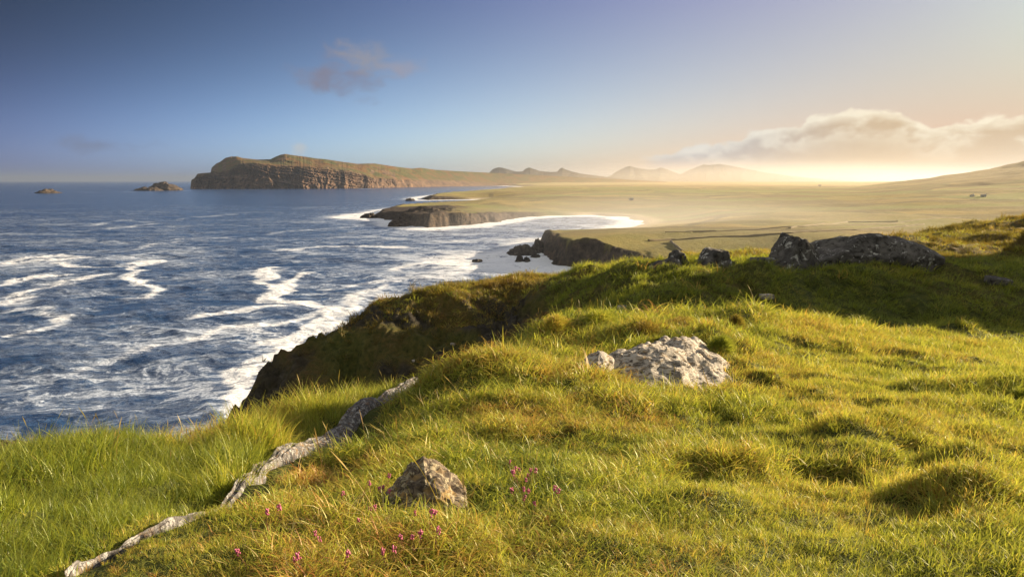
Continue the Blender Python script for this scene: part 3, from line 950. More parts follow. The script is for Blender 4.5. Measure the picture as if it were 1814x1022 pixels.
def build_sea():
    pys = np.concatenate([np.linspace(1150, 660, 130), np.linspace(658.5, 332, 560), 332 - np.cumsum(np.geomspace(0.5, 0.12, 52))])
    pys = pys[pys > 321.2]
    pc = np.concatenate([np.linspace(-1500, -110, 160), np.linspace(-100, 1240, 900), np.linspace(1260, 3200, 60)])
    Pg, Qg = np.meshgrid(pc, pys)
    X, Y = on_sea(907 + (Pg - 907) * 1.0, Qg)
    nr, nc = X.shape
    row_sp = np.abs(np.gradient(Y, axis=0)) + 1e-6
    Z = np.zeros_like(X)
    # swell running in from the left, chop on it
    for wl, amp, ang, seed in ((34, 0.55, -14, 1), (17, 0.34, -30, 2), (9, 0.20, 4, 3), (5, 0.13, -45, 4), (2.7, 0.07, -10, 5)):
        a = R(ang)
        u = X * math.sin(-a) + Y * math.cos(a)
        v = X * math.cos(a) + Y * math.sin(a)
        n = fbm(v / (wl * 2.6), u / wl, 300 + seed, 2)
        crest = 1 - np.abs(n) * 1.6
        Z += amp * crest * (1 - sstep(row_sp, wl * 0.22, wl * 0.75))
    # foam density: open water, trails, surf along every shore
    g = fbm(X / 120, Y / 60, 311, 4) * 0.5 + fbm(X / 40, Y / 22, 317, 4) * 0.5
    near = 1 - sstep(Y, 330, 1500)
    foam = 0.26 + 0.10 * (1 - sstep(Y, 260, 700)) + 0.24 * g * (0.35 + 0.65 * near) - 0.20 * sstep(Y, 550, 1500)
    foam += 0.16 * sstep(Pg, 440, 800) * sstep(Y, 170, 260) * (1 - sstep(Y, 1100, 1900))
    wx = X + 5 * fbm(X / 18, Y / 18, 331, 4)
    wy = Y + 5 * fbm(X / 18, Y / 18, 337, 4)
    for pts, w, st in STREAKS:
        sx, sy = on_sea([p[0] for p in pts], [p[1] for p in pts])
        x0, x1, y0, y1 = sx.min() - 8 * w, sx.max() + 8 * w, sy.min() - 8 * w, sy.max() + 8 * w
        sel = (X > x0) & (X < x1) & (Y > y0) & (Y < y1)
        if not sel.any():
            continue
        d = np.full(sel.sum(), 1e9)
        xx, yy = wx[sel], wy[sel]
        for i in range(len(sx) - 1):
            ex, ey = sx[i + 1] - sx[i], sy[i + 1] - sy[i]
            t = np.clip(((xx - sx[i]) * ex + (yy - sy[i]) * ey) / (ex * ex + ey * ey + 1e-9), 0, 1)
            d = np.minimum(d, np.hypot(xx - sx[i] - t * ex, yy - sy[i] - t * ey))
        foam[sel] = np.maximum(foam[sel], 0.66 * st * (1 - sstep(d, w * 0.05, w * 2.0)) + foam[sel] * 0.75)
    s1, _ = poly_sd(X, Y, SHORE_P)
    dist = -s1
    surf = np.exp(-np.maximum(dist, 0) / (7 + 0.012 * Y)) * 0.95 + 0.35 * np.exp(-np.maximum(dist, 0) / (30 + 0.02 * Y))
    foam = np.maximum(foam, foam * 0.5 + surf * sstep(Y, 180, 260))
    # white water in the cove below the dark cliff
    cxp, cyp = on_sea(985, 462)
    foam += 0.52 * np.exp(-(((X - cxp + 12) / 46) ** 2 + ((Y - cyp) / 62) ** 2))
    cxp, cyp = on_sea(655, 384)
    foam += 0.8 * np.exp(-(((X - cxp) / 42) ** 2 + ((Y - cyp) / 60) ** 2))
    s2, _ = poly_sd(X, Y, COAST)
    foam = np.maximum(foam, foam * 0.7 + 0.22 * np.exp(-np.maximum(-s2 - 16, 0) / 5) * (Y > 20))
    Z += 0.25 * np.clip(foam - 0.5, 0, 0.6) * (1 - sstep(Y, 400, 900))
    me = mesh_np("sea", np.stack([X, Y, Z], -1).reshape(-1, 3), grid_faces(nr, nc), attrs={"foam": np.clip(foam, 0, 1.5)})
    tag(link("sea", me, m_sea()), kind="structure")


build_sea()

# ------------------------------------------------------------------ rocks
ROCK_FOOT = []     # x, y, half length, half width, angle: kept clear of grass


def ico(sub):
    bm = bmesh.new()
    bmesh.ops.create_icosphere(bm, subdivisions=sub, radius=1.0)
    V = np.array([v.co[:] for v in bm.verts])
    F = np.array([[v.index for v in f.verts] for f in bm.faces])
    bm.free()
    return V, F


ICO = {s: ico(s) for s in (4, 5, 6)}


def rock_mesh(name, size, seed, cuts=(), sub=5, rough=0.10, fine=0.03, box=0.6, strata=0.0, taper=None, cone=0.0):
    """a boulder: a rounded block cut by a few planes, then weathered. size = half extents"""
    V, F = ICO[sub]
    P = V.copy()
    # push the sphere towards a block
    m = np.abs(P).max(1, keepdims=True)
    P = P * ((1 - box) + box / m * 0.86)
    for n, d in cuts:
        n = np.array(n, float)
        n /= np.linalg.norm(n)
        ex = np.maximum(P @ n - d, 0)
        P = P - ex[:, None] * n * 0.94
    if taper:
        for ax, by, amt in taper:
            P[:, by] *= 1 + amt * P[:, ax]
    if cone:
        P[:, :2] *= (1 - cone * np.clip(P[:, 2:3], -0.2, 1))
    P = P * np.array(size)
    L = float(np.prod(size)) ** (1 / 3)
    q = P / L
    N = V
    d = fbm3(q[:, 0] * 1.3, q[:, 1] * 1.3, q[:, 2] * 1.3, seed, 4) * rough
    d = d + fbm3(q[:, 0] * 5, q[:, 1] * 5, q[:, 2] * 5, seed + 5, 4, 0.6) * fine
    r = np.abs(fbm3(q[:, 0] * 2.4, q[:, 1] * 2.4, q[:, 2] * 2.4, seed + 9, 3))
    d = d - np.maximum(0.08 - r, 0) * rough * 1.5
    if strata:
        w = q[:, 2] * 3.2 + q[:, 0] * 1.1 + fbm3(q[:, 0] * 1.4, q[:, 1] * 1.4, q[:, 2] * 1.4, seed + 13, 3) * 0.6
        d = d - np.abs(((w * 2) % 2) - 1) ** 3 * strata
    P = P + N * (d * L)[:, None]
    return mesh_np(name, P, F, smooth=True)


def place_rock(name, label, px, py, w_px, h_px, depth, mat, seed, cuts=(), rot=0.0, sink=0.25, sub=5, tilt=(0, 0), Y=None, cat="rock", group=None, ground=None, **kw):
    """stand a rock so that it covers w_px x h_px of the photograph with its foot at (px, py)"""
    if ground is not None:
        x, y, z = ground
    elif Y is None:
        x, y, z = hit(px, py)
    else:
        x, y, z = (float(v) for v in at(px, py, Y))
    dist = math.hypot(y, E - z)
    hw = w_px / FPX * dist / 2
    hh = h_px / FPX * dist
    H = hh * (1 + sink)                         # full height, part of it in the ground
    me = rock_mesh(name, (hw * 1.06, depth, H / 2 * 1.1), seed, cuts, sub=sub, **kw)
    o = link(name, me, mat)
    back = (y + depth * 0.55) / y
    x *= back
    hw *= back
    o.location = (x, y + depth * 0.55, z + hh - H / 2)
    o.rotation_euler = (tilt[0], tilt[1], rot)
    tag(o, label, cat, group)
    ROCK_FOOT.append((x, y + depth * 0.55, hw, depth, rot))
    return o


GREY = m_rock("lichened_grey_stone", (0.025, 0.023, 0.022), (0.095, 0.09, 0.086), (0.17, 0.16, 0.15), (0.50, 0.50, 0.48), 0.20, 0.45)
WHITE = m_rock("pale_crusted_stone", (0.045, 0.036, 0.03), (0.17, 0.155, 0.14), (0.27, 0.25, 0.225), (0.44, 0.41, 0.37), 0.9, 1.7, (0.8, 1.5, 1.8), warm=(0.40, 0.27, 0.12))
SMALL = m_rock("brown_grey_stone", (0.035, 0.028, 0.023), (0.11, 0.088, 0.068), (0.20, 0.165, 0.12), (0.34, 0.30, 0.21), 0.5, 4.2, warm=(0.30, 0.20, 0.08))
DARK = m_rock("dark_sea_rock", (0.012, 0.011, 0.011), (0.045, 0.038, 0.033), (0.11, 0.09, 0.075), (0.16, 0.14, 0.11), 0.1, 0.12)
FARROCK = m_rock("brown_stack_rock", (0.02, 0.017, 0.015), (0.06, 0.046, 0.038), (0.11, 0.085, 0.065), (0.2, 0.15, 0.11), 0.1, 0.04)

place_rock("boulder", "long low dark boulder spotted with white lichen, biggest of the row on the bank", 1543, 473, 240, 60, 1.6, GREY, 3,
           cuts=[((-0.75, -0.2, 0.65), 0.62), ((0.62, -0.15, 0.62), 0.62), ((0.05, -0.7, 0.6), 0.66), ((0, 0, 1), 0.72)], rot=R(-4), sub=6, sink=0.3, rough=0.09, fine=0.03, Y=37.6)
place_rock("boulder", "dark wedge shaped boulder leaning against the left end of the long low boulder", 1406, 476, 88, 66, 1.2, GREY, 8,
           cuts=[((-0.85, -0.1, 0.5), 0.42), ((0.55, 0, 0.8), 0.55), ((0.1, -0.95, 0.25), 0.55)], rot=R(12), sub=5, sink=0.3, rough=0.08, fine=0.03, Y=37.3)
place_rock("boulder", "rounded grey boulder standing alone between the wedge shaped one and the broken pair", 1262, 484, 74, 46, 0.8, GREY, 14,
           cuts=[((-0.75, -0.1, 0.6), 0.55), ((0.9, 0, 0.3), 0.7), ((0, 0, 1), 0.75)], rot=R(5), sub=5, sink=0.5, rough=0.10, fine=0.03, Y=36.6)
place_rock("boulder", "low grey boulder sloping down to the left, leftmost of the row", 1166, 494, 86, 38, 0.7, GREY, 19,
           cuts=[((-0.6, -0.1, 0.8), 0.38), ((0.2, -0.8, 0.5), 0.6)], rot=R(-8), sub=5, sink=0.4, rough=0.12, fine=0.04, Y=36.2)
place_rock("boulder", "blocky upright boulder right behind the low sloping one, with turf on its top", 1200, 491, 60, 46, 0.55, GREY, 25,
           cuts=[((0.7, 0, 0.6), 0.55), ((-0.9, 0, 0.4), 0.6)], rot=R(20), sub=5, sink=0.35, rough=0.14, fine=0.04, Y=36.9)
place_rock("rock", "small dark slab in the turf left of the wedge shaped boulder", 1350, 470, 44, 16, 0.7, GREY, 27, cuts=[((0, 0, 1), 0.5)], sub=4, Y=37.2)
place_rock("rock", "little white stone lying in the shaded hollow", 1358, 530, 26, 9, 0.25, WHITE, 28, sub=4, cuts=[((0, 0, 1), 0.6)])
place_rock("rock", "flat dark stone low on the shaded bank near the right edge of the view", 1768, 506, 46, 15, 0.4, GREY, 29, sub=4, cuts=[((0.3, -0.2, 1), 0.5)])
place_rock("rock", "tiny white stone in the brown grass of the crest behind the white outcrop", 1102, 549, 18, 7, 0.15, WHITE, 30, sub=4)
for i, (px, py, w, h) in enumerate([(806, 574, 9, 6), (832, 594, 16, 5), (803, 616, 12, 7), (733, 648, 7, 9)]):
    place_rock("rock", ["pale stone high on the dark face of the promontory", "flat pale stone on the dark promontory face just below the highest one",
                        "pale stone lowest down the dark gully right of the long grass", "small pale upright stone at the foot of the dark face above the rock ledge"][i],
               px, py, w, h, 0.2, WHITE, 33 + i, sub=4)

# the white outcrop by the middle, with its small neighbour
def outcrop():
    """a broad sloping hump of bedrock showing through the turf"""
    cx, cy0, cz0 = hit(1196, 640)
    nr, nt_ = 90, 260
    th = np.linspace(0, 2 * math.pi, nt_, endpoint=False)
    # outline by photograph pixel, taken to the ground
    out = [(1032, 655), (1100, 628), (1150, 597), (1186, 588), (1232, 597), (1270, 622), (1304, 648), (1262, 676), (1236, 696), (1180, 690), (1105, 676), (1075, 664)]
    P = np.array([hit(px, py)[:2] for px, py in out]) - np.array([cx, cy0])
    P[:, 1] = np.clip(P[:, 1], -1.5, 1.7)
    ang = np.arctan2(P[:, 1], P[:, 0])
    rad = np.hypot(P[:, 0], P[:, 1])
    o_ = np.argsort(ang)
    ang, rad = ang[o_], rad[o_]
    R0 = np.interp(th, np.concatenate([ang - 2 * math.pi, ang, ang + 2 * math.pi]), np.tile(rad, 3))
    R0 = R0 * (1 + 0.07 * fbm(np.cos(th) * 3, np.sin(th) * 3, 701, 4))
    rr = np.linspace(0, 1.0, nr) ** 0.85
    Rg, Tg = np.meshgrid(rr, th, indexing='ij')
    X = cx + Rg * R0 * np.cos(Tg)
    Y = cy0 + Rg * R0 * np.sin(Tg)
    g, _ = land_h(X, Y)
    dome = 1 - Rg ** 2.4
    u = X * 0.85 + Y * 0.55
    v = -X * 0.5 + Y * 0.85
    w = v * 4.2 + 0.55 * fbm(u * 1.2, v * 1.2, 703, 3)
    ledge = np.abs((w % 1.0) - 0.5) * 2
    h = 0.22 * dome * (1 + 0.25 * fbm(X * 1.1, Y * 1.1, 705, 3)) + dome * (0.075 * ledge ** 1.5 + 0.04 * fbm(u * 2.2, v * 7.5, 707, 4) + 0.012 * fbm(X * 11, Y * 11, 709, 3))
    pits = np.maximum(fbm(u * 4, v * 9, 711, 3) - 0.42, 0)
    h = h - pits * 0.11 * dome - 0.10 * (1 - dome)
    V = np.stack([X - cx, Y - cy0, g + h - cz0], -1)
    i = np.arange(nr - 1)[:, None] * nt_ + np.arange(nt_)[None, :]
    j = np.arange(nr - 1)[:, None] * nt_ + (np.arange(nt_)[None, :] + 1) % nt_
    F = np.stack([i, i + nt_, j + nt_, j], -1).reshape(-1, 4)
    o = link("outcrop", mesh_np("outcrop", V.reshape(-1, 3), F), WHITE)
    o.location = (cx, cy0, cz0)
    tag(o, "broad pale lichen covered rock outcrop with dark pits, brightest rock in the meadow", "rock")
    return cx, cy0, th, R0


OUTCROP = outcrop()
place_rock("rock", "small pale rock poking from the grass just left of the white outcrop", 1058, 668, 58, 36, 0.28, WHITE, 47,
           cuts=[((-0.5, -0.3, 0.8), 0.45), ((0.5, -0.3, 0.8), 0.5)], rot=R(-10), sub=5, sink=0.5, rough=0.12, fine=0.04, strata=0.04)
# the small boulder in the foreground
place_rock("boulder", "small brown grey pointed boulder among pink flowers in the near grass", 758, 914, 138, 76, 0.2, SMALL, 52,
           cuts=[((-0.55, -0.35, 0.75), 0.56), ((0.62, -0.1, 0.78), 0.50), ((-0.05, -0.85, 0.5), 0.58), ((0.4, -0.8, 0.4), 0.62)], rot=R(-6), sub=6, sink=0.5, rough=0.13, fine=0.055, box=0.25, cone=0.10)
place_rock("rock", "dark rough rock tip above the sea at the far left edge of the bank", 14, 850, 54, 56, 0.22, DARK, 57, Y=5.3, sub=5, rough=0.2, fine=0.06)


def rock_ledge():
    """the long narrow spine of grey rock that runs up through the grass"""
    path = [(120, 1040, 8), (150, 1003, 11), (230, 962, 13), (300, 928, 16), (365, 903, 22), (420, 874, 32), (466, 842, 48, 5.35), (515, 810, 58, 6.1), (570, 784, 62, 6.95), (622, 756, 60, 7.9), (672, 724, 56, 9.0), (706, 701, 48, 10.0), (737, 682, 24, 11.0)]
    C = []
    for px, py, w, *fixed in path:
        x, y, z = (float(v) for v in at(px, py, fixed[0])) if fixed else hit(px, py)
        C.append((x, y, z, w / FPX * y * 0.46))
    C = np.array(C)
    n = 360
    t = np.linspace(0, len(C) - 1, n)
    ii = np.arange(len(C))
    cx, cy_, cw_, cz_ = (np.interp(t, ii, C[:, k]) for k in (0, 1, 3, 2))
    for _ in range(14):
        cx[1:-1] = (cx[:-2] + 2 * cx[1:-1] + cx[2:]) / 4
        cy_[1:-1] = (cy_[:-2] + 2 * cy_[1:-1] + cy_[2:]) / 4
        cz_[1:-1] = (cz_[:-2] + 2 * cz_[1:-1] + cz_[2:]) / 4
    tx, ty = np.gradient(cx), np.gradient(cy_)
    l = np.hypot(tx, ty)
    nx_, ny_ = -ty / l, tx / l                    # to the left of the path
    m = 44
    rows = []
    s = np.cumsum(l)
    mid_, up = land_h(cx, cy_)[0], sstep(cy_, 4.0, 5.3)
    line = mid_ * (1 - up) + np.maximum(cz_ - 0.05, mid_ + 0.02) * up
    for _ in range(40):
        line[1:-1] = (line[:-2] + 2 * line[1:-1] + line[2:]) / 4
    for j in range(m):
        a = -1 + 2 * j / (m - 1)
        wob = 1 + 0.22 * vnoise(s * 2.2, s * 0 + (1 if a > 0 else 5), 61) + 0.10 * vnoise(s * 9, s * 0 + (2 if a > 0 else 7), 62)
        off = cw_ * a * wob
        x, y = cx + nx_ * off, cy_ + ny_ * off
        prof = 1 - abs(a) ** 5
        g, _ = land_h(x, y)
        g = 0.15 * g + 0.85 * line
        rowh = prof * (0.035 + 0.02 * a + 0.08 * sstep(cy_, 3, 6) + 0.10 * sstep(cy_, 7.5, 10)) + prof * (0.022 * fbm(s * 1.6, s * 0 + a * 1.3, 63, 3) + 0.016 * fbm(s * 4.0, s * 0 + a * 6, 64, 4)) - 0.35 * (1 - prof)
        crack = np.abs(fbm(s * 1.1 + a * 0.35, s * 0 + a * 3.4, 65, 3))
        rowh = rowh - np.maximum(0.07 - crack, 0) * 0.45 * prof
        rows.append(np.stack([x, y, g + rowh], -1))
    V = np.stack(rows)
    me = mesh_np("rock_ledge", V.reshape(-1, 3), grid_faces(m, n))
    mt = m_rock("ledge_stone", (0.045, 0.042, 0.042), (0.105, 0.102, 0.105), (0.18, 0.175, 0.175), (0.29, 0.29, 0.29), 0.5, 3.0, warm=(0.20, 0.13, 0.07))
    o = link("rock_ledge", me, mt)
    tag(o, "long narrow spine of grey rock winding up through the near grass towards the cliff edge", "rock")
    return cx, cy_, cw_


LEDGE = rock_ledge()


# ------------------------------------------------------------------ sea rocks
def sea_rock(label, px, py, w, h, depth, mat, seed, group=None, name="sea_rock", **kw):
    kw.setdefault('box', 0.05)
    kw.setdefault('cone', 0.45)
    x, y = on_sea(px, py)
    place_rock(name, label, px, py, w, h, depth, mat, seed, ground=(float(x), float(y), 0.0), cat="rock", group=group, sink=0.5, sub=5, **kw)


sea_rock("pyramid shaped sea stack standing off the tip of the far headland", 292, 337.5, 48, 14.5, 50, FARROCK, 81, name="sea_stack", box=0.1, cone=0.72, rough=0.16, fine=0.06)
sea_rock("low flat skerry on the left of the pyramid shaped sea stack", 264, 338, 40, 5, 40, FARROCK, 82, name="skerry", box=0.1, cone=0.5, rough=0.25, fine=0.06)
sea_rock("tiny dark skerry in breaking surf nearest the left edge of the sea", 85, 342.5, 34, 5.5, 40, FARROCK, 83, name="skerry", box=0.1, cone=0.6, rough=0.28, fine=0.06)
sea_rock("ragged black rock in white surf, biggest of those off the dark cliff", 925, 452, 46, 17, 8, DARK, 84, rough=0.34, fine=0.12)
sea_rock("upright black rock standing against the foot of the dark cliff tip", 952, 449, 20, 24, 4, DARK, 85, rough=0.32, fine=0.12)
sea_rock("small black rock awash below the biggest one off the dark cliff", 921, 464, 14, 8, 3, DARK, 86, rough=0.32, fine=0.12)
sea_rock("small rounded black rock awash, right of its equal and left of the dark cliff", 933, 465, 10, 8, 3, DARK, 87, rough=0.30, fine=0.12)
sea_rock("black rock awash closest to the white water under the dark cliff", 948, 458, 14, 8, 3, DARK, 88, rough=0.30, fine=0.12)
sea_rock("low black rock in open white water well left of the dark cliff", 846, 464, 16, 5, 3, DARK, 89, rough=0.30, fine=0.12)
sea_rock("narrow dark rock in the surf off the tip of the brown rocky point", 655, 387, 26, 8, 9, DARK, 90, rough=0.30, fine=0.12)
sea_rock("dark brown rock hump at the foot of the brown rocky point", 712, 401, 40, 14, 14, FARROCK, 91, rough=0.30, fine=0.12)
sea_rock("dark rock in surf off the tip of the farther point", 727, 356, 14, 4, 14, DARK, 92, rough=0.30, fine=0.12)


# ------------------------------------------------------------------ houses and field walls on the plain
def plain_hit(px, py, y0=180, y1=7000):
    Y = np.exp(np.linspace(math.log(y0), math.log(y1), 1500))
    x, y, z = at(np.full_like(Y, px), np.full_like(Y, py), Y)
    h = plain_h(x, y)[0]
    k = np.nonzero(z < h)[0]
    k = k[0] if len(k) else -1
    return float(x[k]), float(y[k]), float(h[k])


def simple_mat(name, col, rough=0.8):
    m, nt, b = mat_new(name)
    n = nt.noise(geo_pos(nt), 1.3, 4)
    nt.put(b.inputs['Base Color'], nt.mix(nt.m('MULTIPLY', n, 0.5), col, tuple(c * 0.6 for c in col)))
    b.inputs['Roughness'].default_value = rough
    return m


WALLW = simple_mat("white_render", (0.78, 0.76, 0.72))
SLATE = simple_mat("slate_roof", (0.26, 0.24, 0.22))
DARKW = simple_mat("window_dark", (0.03, 0.035, 0.04), 0.3)


def box_bm(bm, x0, x1, y0, y1, z0, z1):
    vs = [bm.verts.new(c) for c in ((x0, y0, z0), (x1, y0, z0), (x1, y1, z0), (x0, y1, z0), (x0, y0, z1), (x1, y0, z1), (x1, y1, z1), (x0, y1, z1))]
    for f in ((0, 3, 2, 1), (4, 5, 6, 7), (0, 1, 5, 4), (1, 2, 6, 5), (2, 3, 7, 6), (3, 0, 4, 7)):
        bm.faces.new([vs[i] for i in f])


def bm_obj(name, bm, mat, parent=None):
    me = bpy.data.meshes.new(name)
    bm.to_mesh(me)
    bm.free()
    return link(name, me, mat, parent)


def cottage(label, px, py, wpx, rot):
    x, y, z = plain_hit(px, py)
    L = float(np.clip(wpx / FPX * y, 6, 30))
    r = bpy.data.objects.new("cottage", None)
    COL.objects.link(r)
    r.location = (x, y, z - 0.4)
    r.rotation_euler = (0, 0, rot)
    tag(r, label, "house", "white cottages on the far plain")
    W, Hh, rh = L * 0.42, L * 0.30, L * 0.22
    bm = bmesh.new()
    box_bm(bm, -L / 2, L / 2, -W / 2, W / 2, 0, Hh)
    for sx in (-1, 1):                           # gables
        a = [bm.verts.new(c) for c in ((sx * L / 2, -W / 2, Hh), (sx * L / 2, W / 2, Hh), (sx * L / 2, 0, Hh + rh))]
        bm.faces.new(a)
    bm_obj("wall", bm, WALLW, r)
    bm = bmesh.new()
    o = 0.35
    for s in (-1, 1):
        a = [bm.verts.new(c) for c in ((-L / 2 - o, s * (W / 2 + o), Hh - 0.25), (L / 2 + o, s * (W / 2 + o), Hh - 0.25), (L / 2 + o, 0, Hh + rh + 0.2), (-L / 2 - o, 0, Hh + rh + 0.2))]
        b = [bm.verts.new((v.co.x, v.co.y, v.co.z + 0.22)) for v in a]
        bm.faces.new(a)
        bm.faces.new(b)
        for i in range(4):
            bm.faces.new((a[i], a[(i + 1) % 4], b[(i + 1) % 4], b[i]))
    rf = bm_obj("roof", bm, SLATE, r)
    bm = bmesh.new()
    box_bm(bm, L / 2 - 1.2, L / 2 - 0.2, -0.5, 0.5, Hh + rh - 0.4, Hh + rh + 1.3)
    bm_obj("chimney", bm, WALLW, rf)
    for k in (-0.3, 0.3):
        bm = bmesh.new()
        box_bm(bm, k * L - 0.6, k * L + 0.6, -W / 2 - 0.06, -W / 2 + 0.02, Hh * 0.35, Hh * 0.75)
        bm_obj("window", bm, DARKW, r)
    bm = bmesh.new()
    box_bm(bm, -0.55, 0.55, -W / 2 - 0.06, -W / 2 + 0.02, 0, Hh * 0.72)
    bm_obj("door", bm, DARKW, r)


cottage("white cottage alone in green fields in the middle of the plain", 1118, 355, 6, 0.2)
cottage("white cottage under the three far peaks by the shore of the bay", 925, 322, 7, 0.1)
cottage("white cottage left of the three far peaks on the green slope above the bay", 868, 321, 5, -0.2)
cottage("white cottage on the hazy hillside, left one of two close together", 1722, 349, 4, 0.3)
cottage("white cottage on the hazy hillside, right one of two close together", 1742, 349, 3.5, -0.3)
cottage("pale cottage on the hazy plain left of the hillside", 1452, 330, 5, 0.1)


def field_wall(label, pts, hgt, wid, name="field_wall"):
    P = [plain_hit(*p) for p in pts]
    P = np.array([(p[0], p[1]) for p in P])
    d = np.concatenate([[0], np.cumsum(np.hypot(*np.diff(P, axis=0).T))])
    n = int(max(20, min(400, d[-1] / 1.5)))
    s = np.linspace(0, d[-1], n)
    x, y = np.interp(s, d, P[:, 0]), np.interp(s, d, P[:, 1])
    x = x + fbm(s / 30, s * 0, 401, 3) * 1.2
    z = np.max([plain_h(x + a, y + b)[0] for a, b in ((0, 0), (2, 0), (-2, 0), (0, 2.5), (0, -2.5))], axis=0)
    tx, ty = np.gradient(x), np.gradient(y)
    l = np.hypot(tx, ty) + 1e-9
    nx_, ny_ = -ty / l, tx / l
    rows = []
    for a, h in ((-1, -0.6), (-0.75, 0.75), (-0.3, 1.0), (0.3, 1.0), (0.75, 0.75), (1, -0.6)):
        hh = h * hgt * (1 + 0.3 * vnoise(s / 2.3, s * 0 + a, 403))
        w = wid * a * (1 + 0.25 * vnoise(s / 3.1, s * 0 + a, 405))
        rows.append(np.stack([x + nx_ * w, y + ny_ * w, z + hh], -1))
    V = np.stack(rows)
    me = mesh_np(name, V.reshape(-1, 3), grid_faces(len(rows), n), smooth=False)
    tag(link(name, me, FIELDSTONE if name == "field_wall" else HEDGE), label, "wall" if name == "field_wall" else "hedge", "boundaries of the fields on the plain")


FIELDSTONE = simple_mat("field_stone", (0.26, 0.22, 0.16), 0.95)
HEDGE = simple_mat("hedge_bank", (0.15, 0.115, 0.05), 0.95)
field_wall("pale stone wall running down to the row of boulders", [(1188, 429), (1198, 437), (1216, 450)], 0.9, 0.45)
field_wall("dark boundary bank crossing the plain right above the row of boulders", [(1150, 428), (1190, 426), (1290, 420), (1400, 414), (1520, 408), (1640, 398)], 0.6, 0.7, "hedge")
field_wall("dark boundary bank on the plain, higher up than the one above the boulders", [(1180, 412), (1300, 409), (1430, 402), (1560, 397), (1700, 386)], 0.4, 0.7, "hedge")
field_wall("dark curved boundary bank on the plain at the foot of the hazy hillside", [(1400, 405), (1450, 398), (1500, 394), (1590, 393)], 0.5, 0.8, "hedge")


# ------------------------------------------------------------------ grass
def m_grass(name, stops, trans=0.5, tint=None):
    m = bpy.data.materials.new(name)
    m.use_nodes = True
    nt = NT(m.node_tree)
    nt.n.remove(nt.n['Principled BSDF'])
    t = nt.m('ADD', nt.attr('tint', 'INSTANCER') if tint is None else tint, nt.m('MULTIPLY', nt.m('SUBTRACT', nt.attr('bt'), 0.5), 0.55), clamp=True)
    c = nt.ramp(t, stops)
    tip = nt.smooth(nt.attr('bh'), 0.55, 1.0, 0.0, 0.35)
    c = nt.mix(tip, c, (0.42, 0.34, 0.09))
    d = nt.node('ShaderNodeBsdfDiffuse')
    tr = nt.node('ShaderNodeBsdfTranslucent')
    g = nt.node('ShaderNodeBsdfGlossy')
    g.inputs['Roughness'].default_value = 0.45
    g.inputs['Color'].default_value = (0.6, 0.6, 0.5, 1)
    nt.put(d.inputs['Color'], c)
    nt.put(tr.inputs['Color'], nt.mix(0.4, c, (0.42, 0.40, 0.04)))
    s1 = nt.node('ShaderNodeMixShader')
    s1.inputs[0].default_value = trans
    nt.l.new(d.outputs[0], s1.inputs[1])
    nt.l.new(tr.outputs[0], s1.inputs[2])
    s2 = nt.node('ShaderNodeMixShader')
    s2.inputs[0].default_value = 0.045
    nt.l.new(s1.outputs[0], s2.inputs[1])
    nt.l.new(g.outputs[0], s2.inputs[2])
    nt.l.new(s2.outputs[0], nt.n['Material Output'].inputs['Surface'])
    return m


def tuft(name, mat, n, radius, length, width, lean, curl, seed, seg=4, bias=(0.25, -0.1), seedhead=0.0, swirl=0.0):
    """one clump of grass blades as a mesh"""
    r = np.random.default_rng(seed)
    V, F, BT, BH = [], [], [], []
    for b in range(n):
        a = r.uniform(0, 2 * math.pi)
        rad = radius * math.sqrt(r.uniform())
        ox, oy = rad * math.cos(a), rad * math.sin(a)
        L = length * r.uniform(0.45, 1.15)
        w = width * r.uniform(0.7, 1.2)
        da = a + r.normal() * 1.1
        sw = r.normal() * swirl
        dx, dy = math.cos(da) + bias[0] * 2, math.sin(da) + bias[1] * 2
        dn = math.hypot(dx, dy) + 1e-6
        dx, dy = dx / dn, dy / dn
        th = abs(r.normal(lean, 0.22))
        cu = curl * r.uniform(0.4, 1.5)
        fa = r.uniform(0, 2 * math.pi)
        sx, sy = -dy * 0.8 + 0.2 * math.cos(fa), dx * 0.8 + 0.2 * math.sin(fa)
        bt = r.uniform()
        px_, py_, pz = ox, oy, -0.015
        base = len(V)
        for i in range(seg + 1):
            t = i / seg
            ww = w * (1 - t ** 1.6) * (0.75 + 0.25 * min(1, t * 4)) + 0.0003
            if seedhead and t > 0.74 and bt < seedhead:
                ww = w * 2.6 * math.sin((t - 0.70) / 0.30 * math.pi * 0.95) + 0.0004
            V.append((px_ - sx * ww / 2, py_ - sy * ww / 2, pz))
            V.append((px_ + sx * ww / 2, py_ + sy * ww / 2, pz))
            BT += [bt, bt]
            BH += [t, t]
            ang = th + cu * t
            st = L / seg
            px_ += (dx * math.cos(sw * t) - dy * math.sin(sw * t)) * math.sin(ang) * st
            py_ += (dy * math.cos(sw * t) + dx * math.sin(sw * t)) * math.sin(ang) * st
            pz += math.cos(ang) * st
            if i < seg:
                k = base + 2 * i
                F.append((k, k + 1, k + 3, k + 2))
    me = mesh_np(name, V, F, smooth=True, attrs={"bt": BT, "bh": BH})
    me.materials.append(mat)
    return bpy.data.objects.new(name, me)


GREENS = [(0.0, (0.085, 0.135, 0.018)), (0.25, (0.225, 0.30, 0.030)), (0.5, (0.375, 0.395, 0.044)), (0.68, (0.48, 0.395, 0.075)), (0.84, (0.47, 0.27, 0.065)), (1.0, (0.36, 0.14, 0.045))]
GM = m_grass("grass_blades", GREENS)
HEATH = m_grass("heath_sprigs", [(0.0, (0.045, 0.040, 0.014)), (0.35, (0.10, 0.070, 0.022)), (0.6, (0.20, 0.13, 0.03)), (0.8, (0.27, 0.15, 0.03)), (1.0, (0.16, 0.06, 0.02))], 0.35)


def tuft_set(name, mat, kinds, **kw):
    c = bpy.data.collections.new(name)
    for i in range(kinds):
        c.objects.link(tuft(name + "_tuft", mat, seed=100 + i * 13, **kw))
    return c


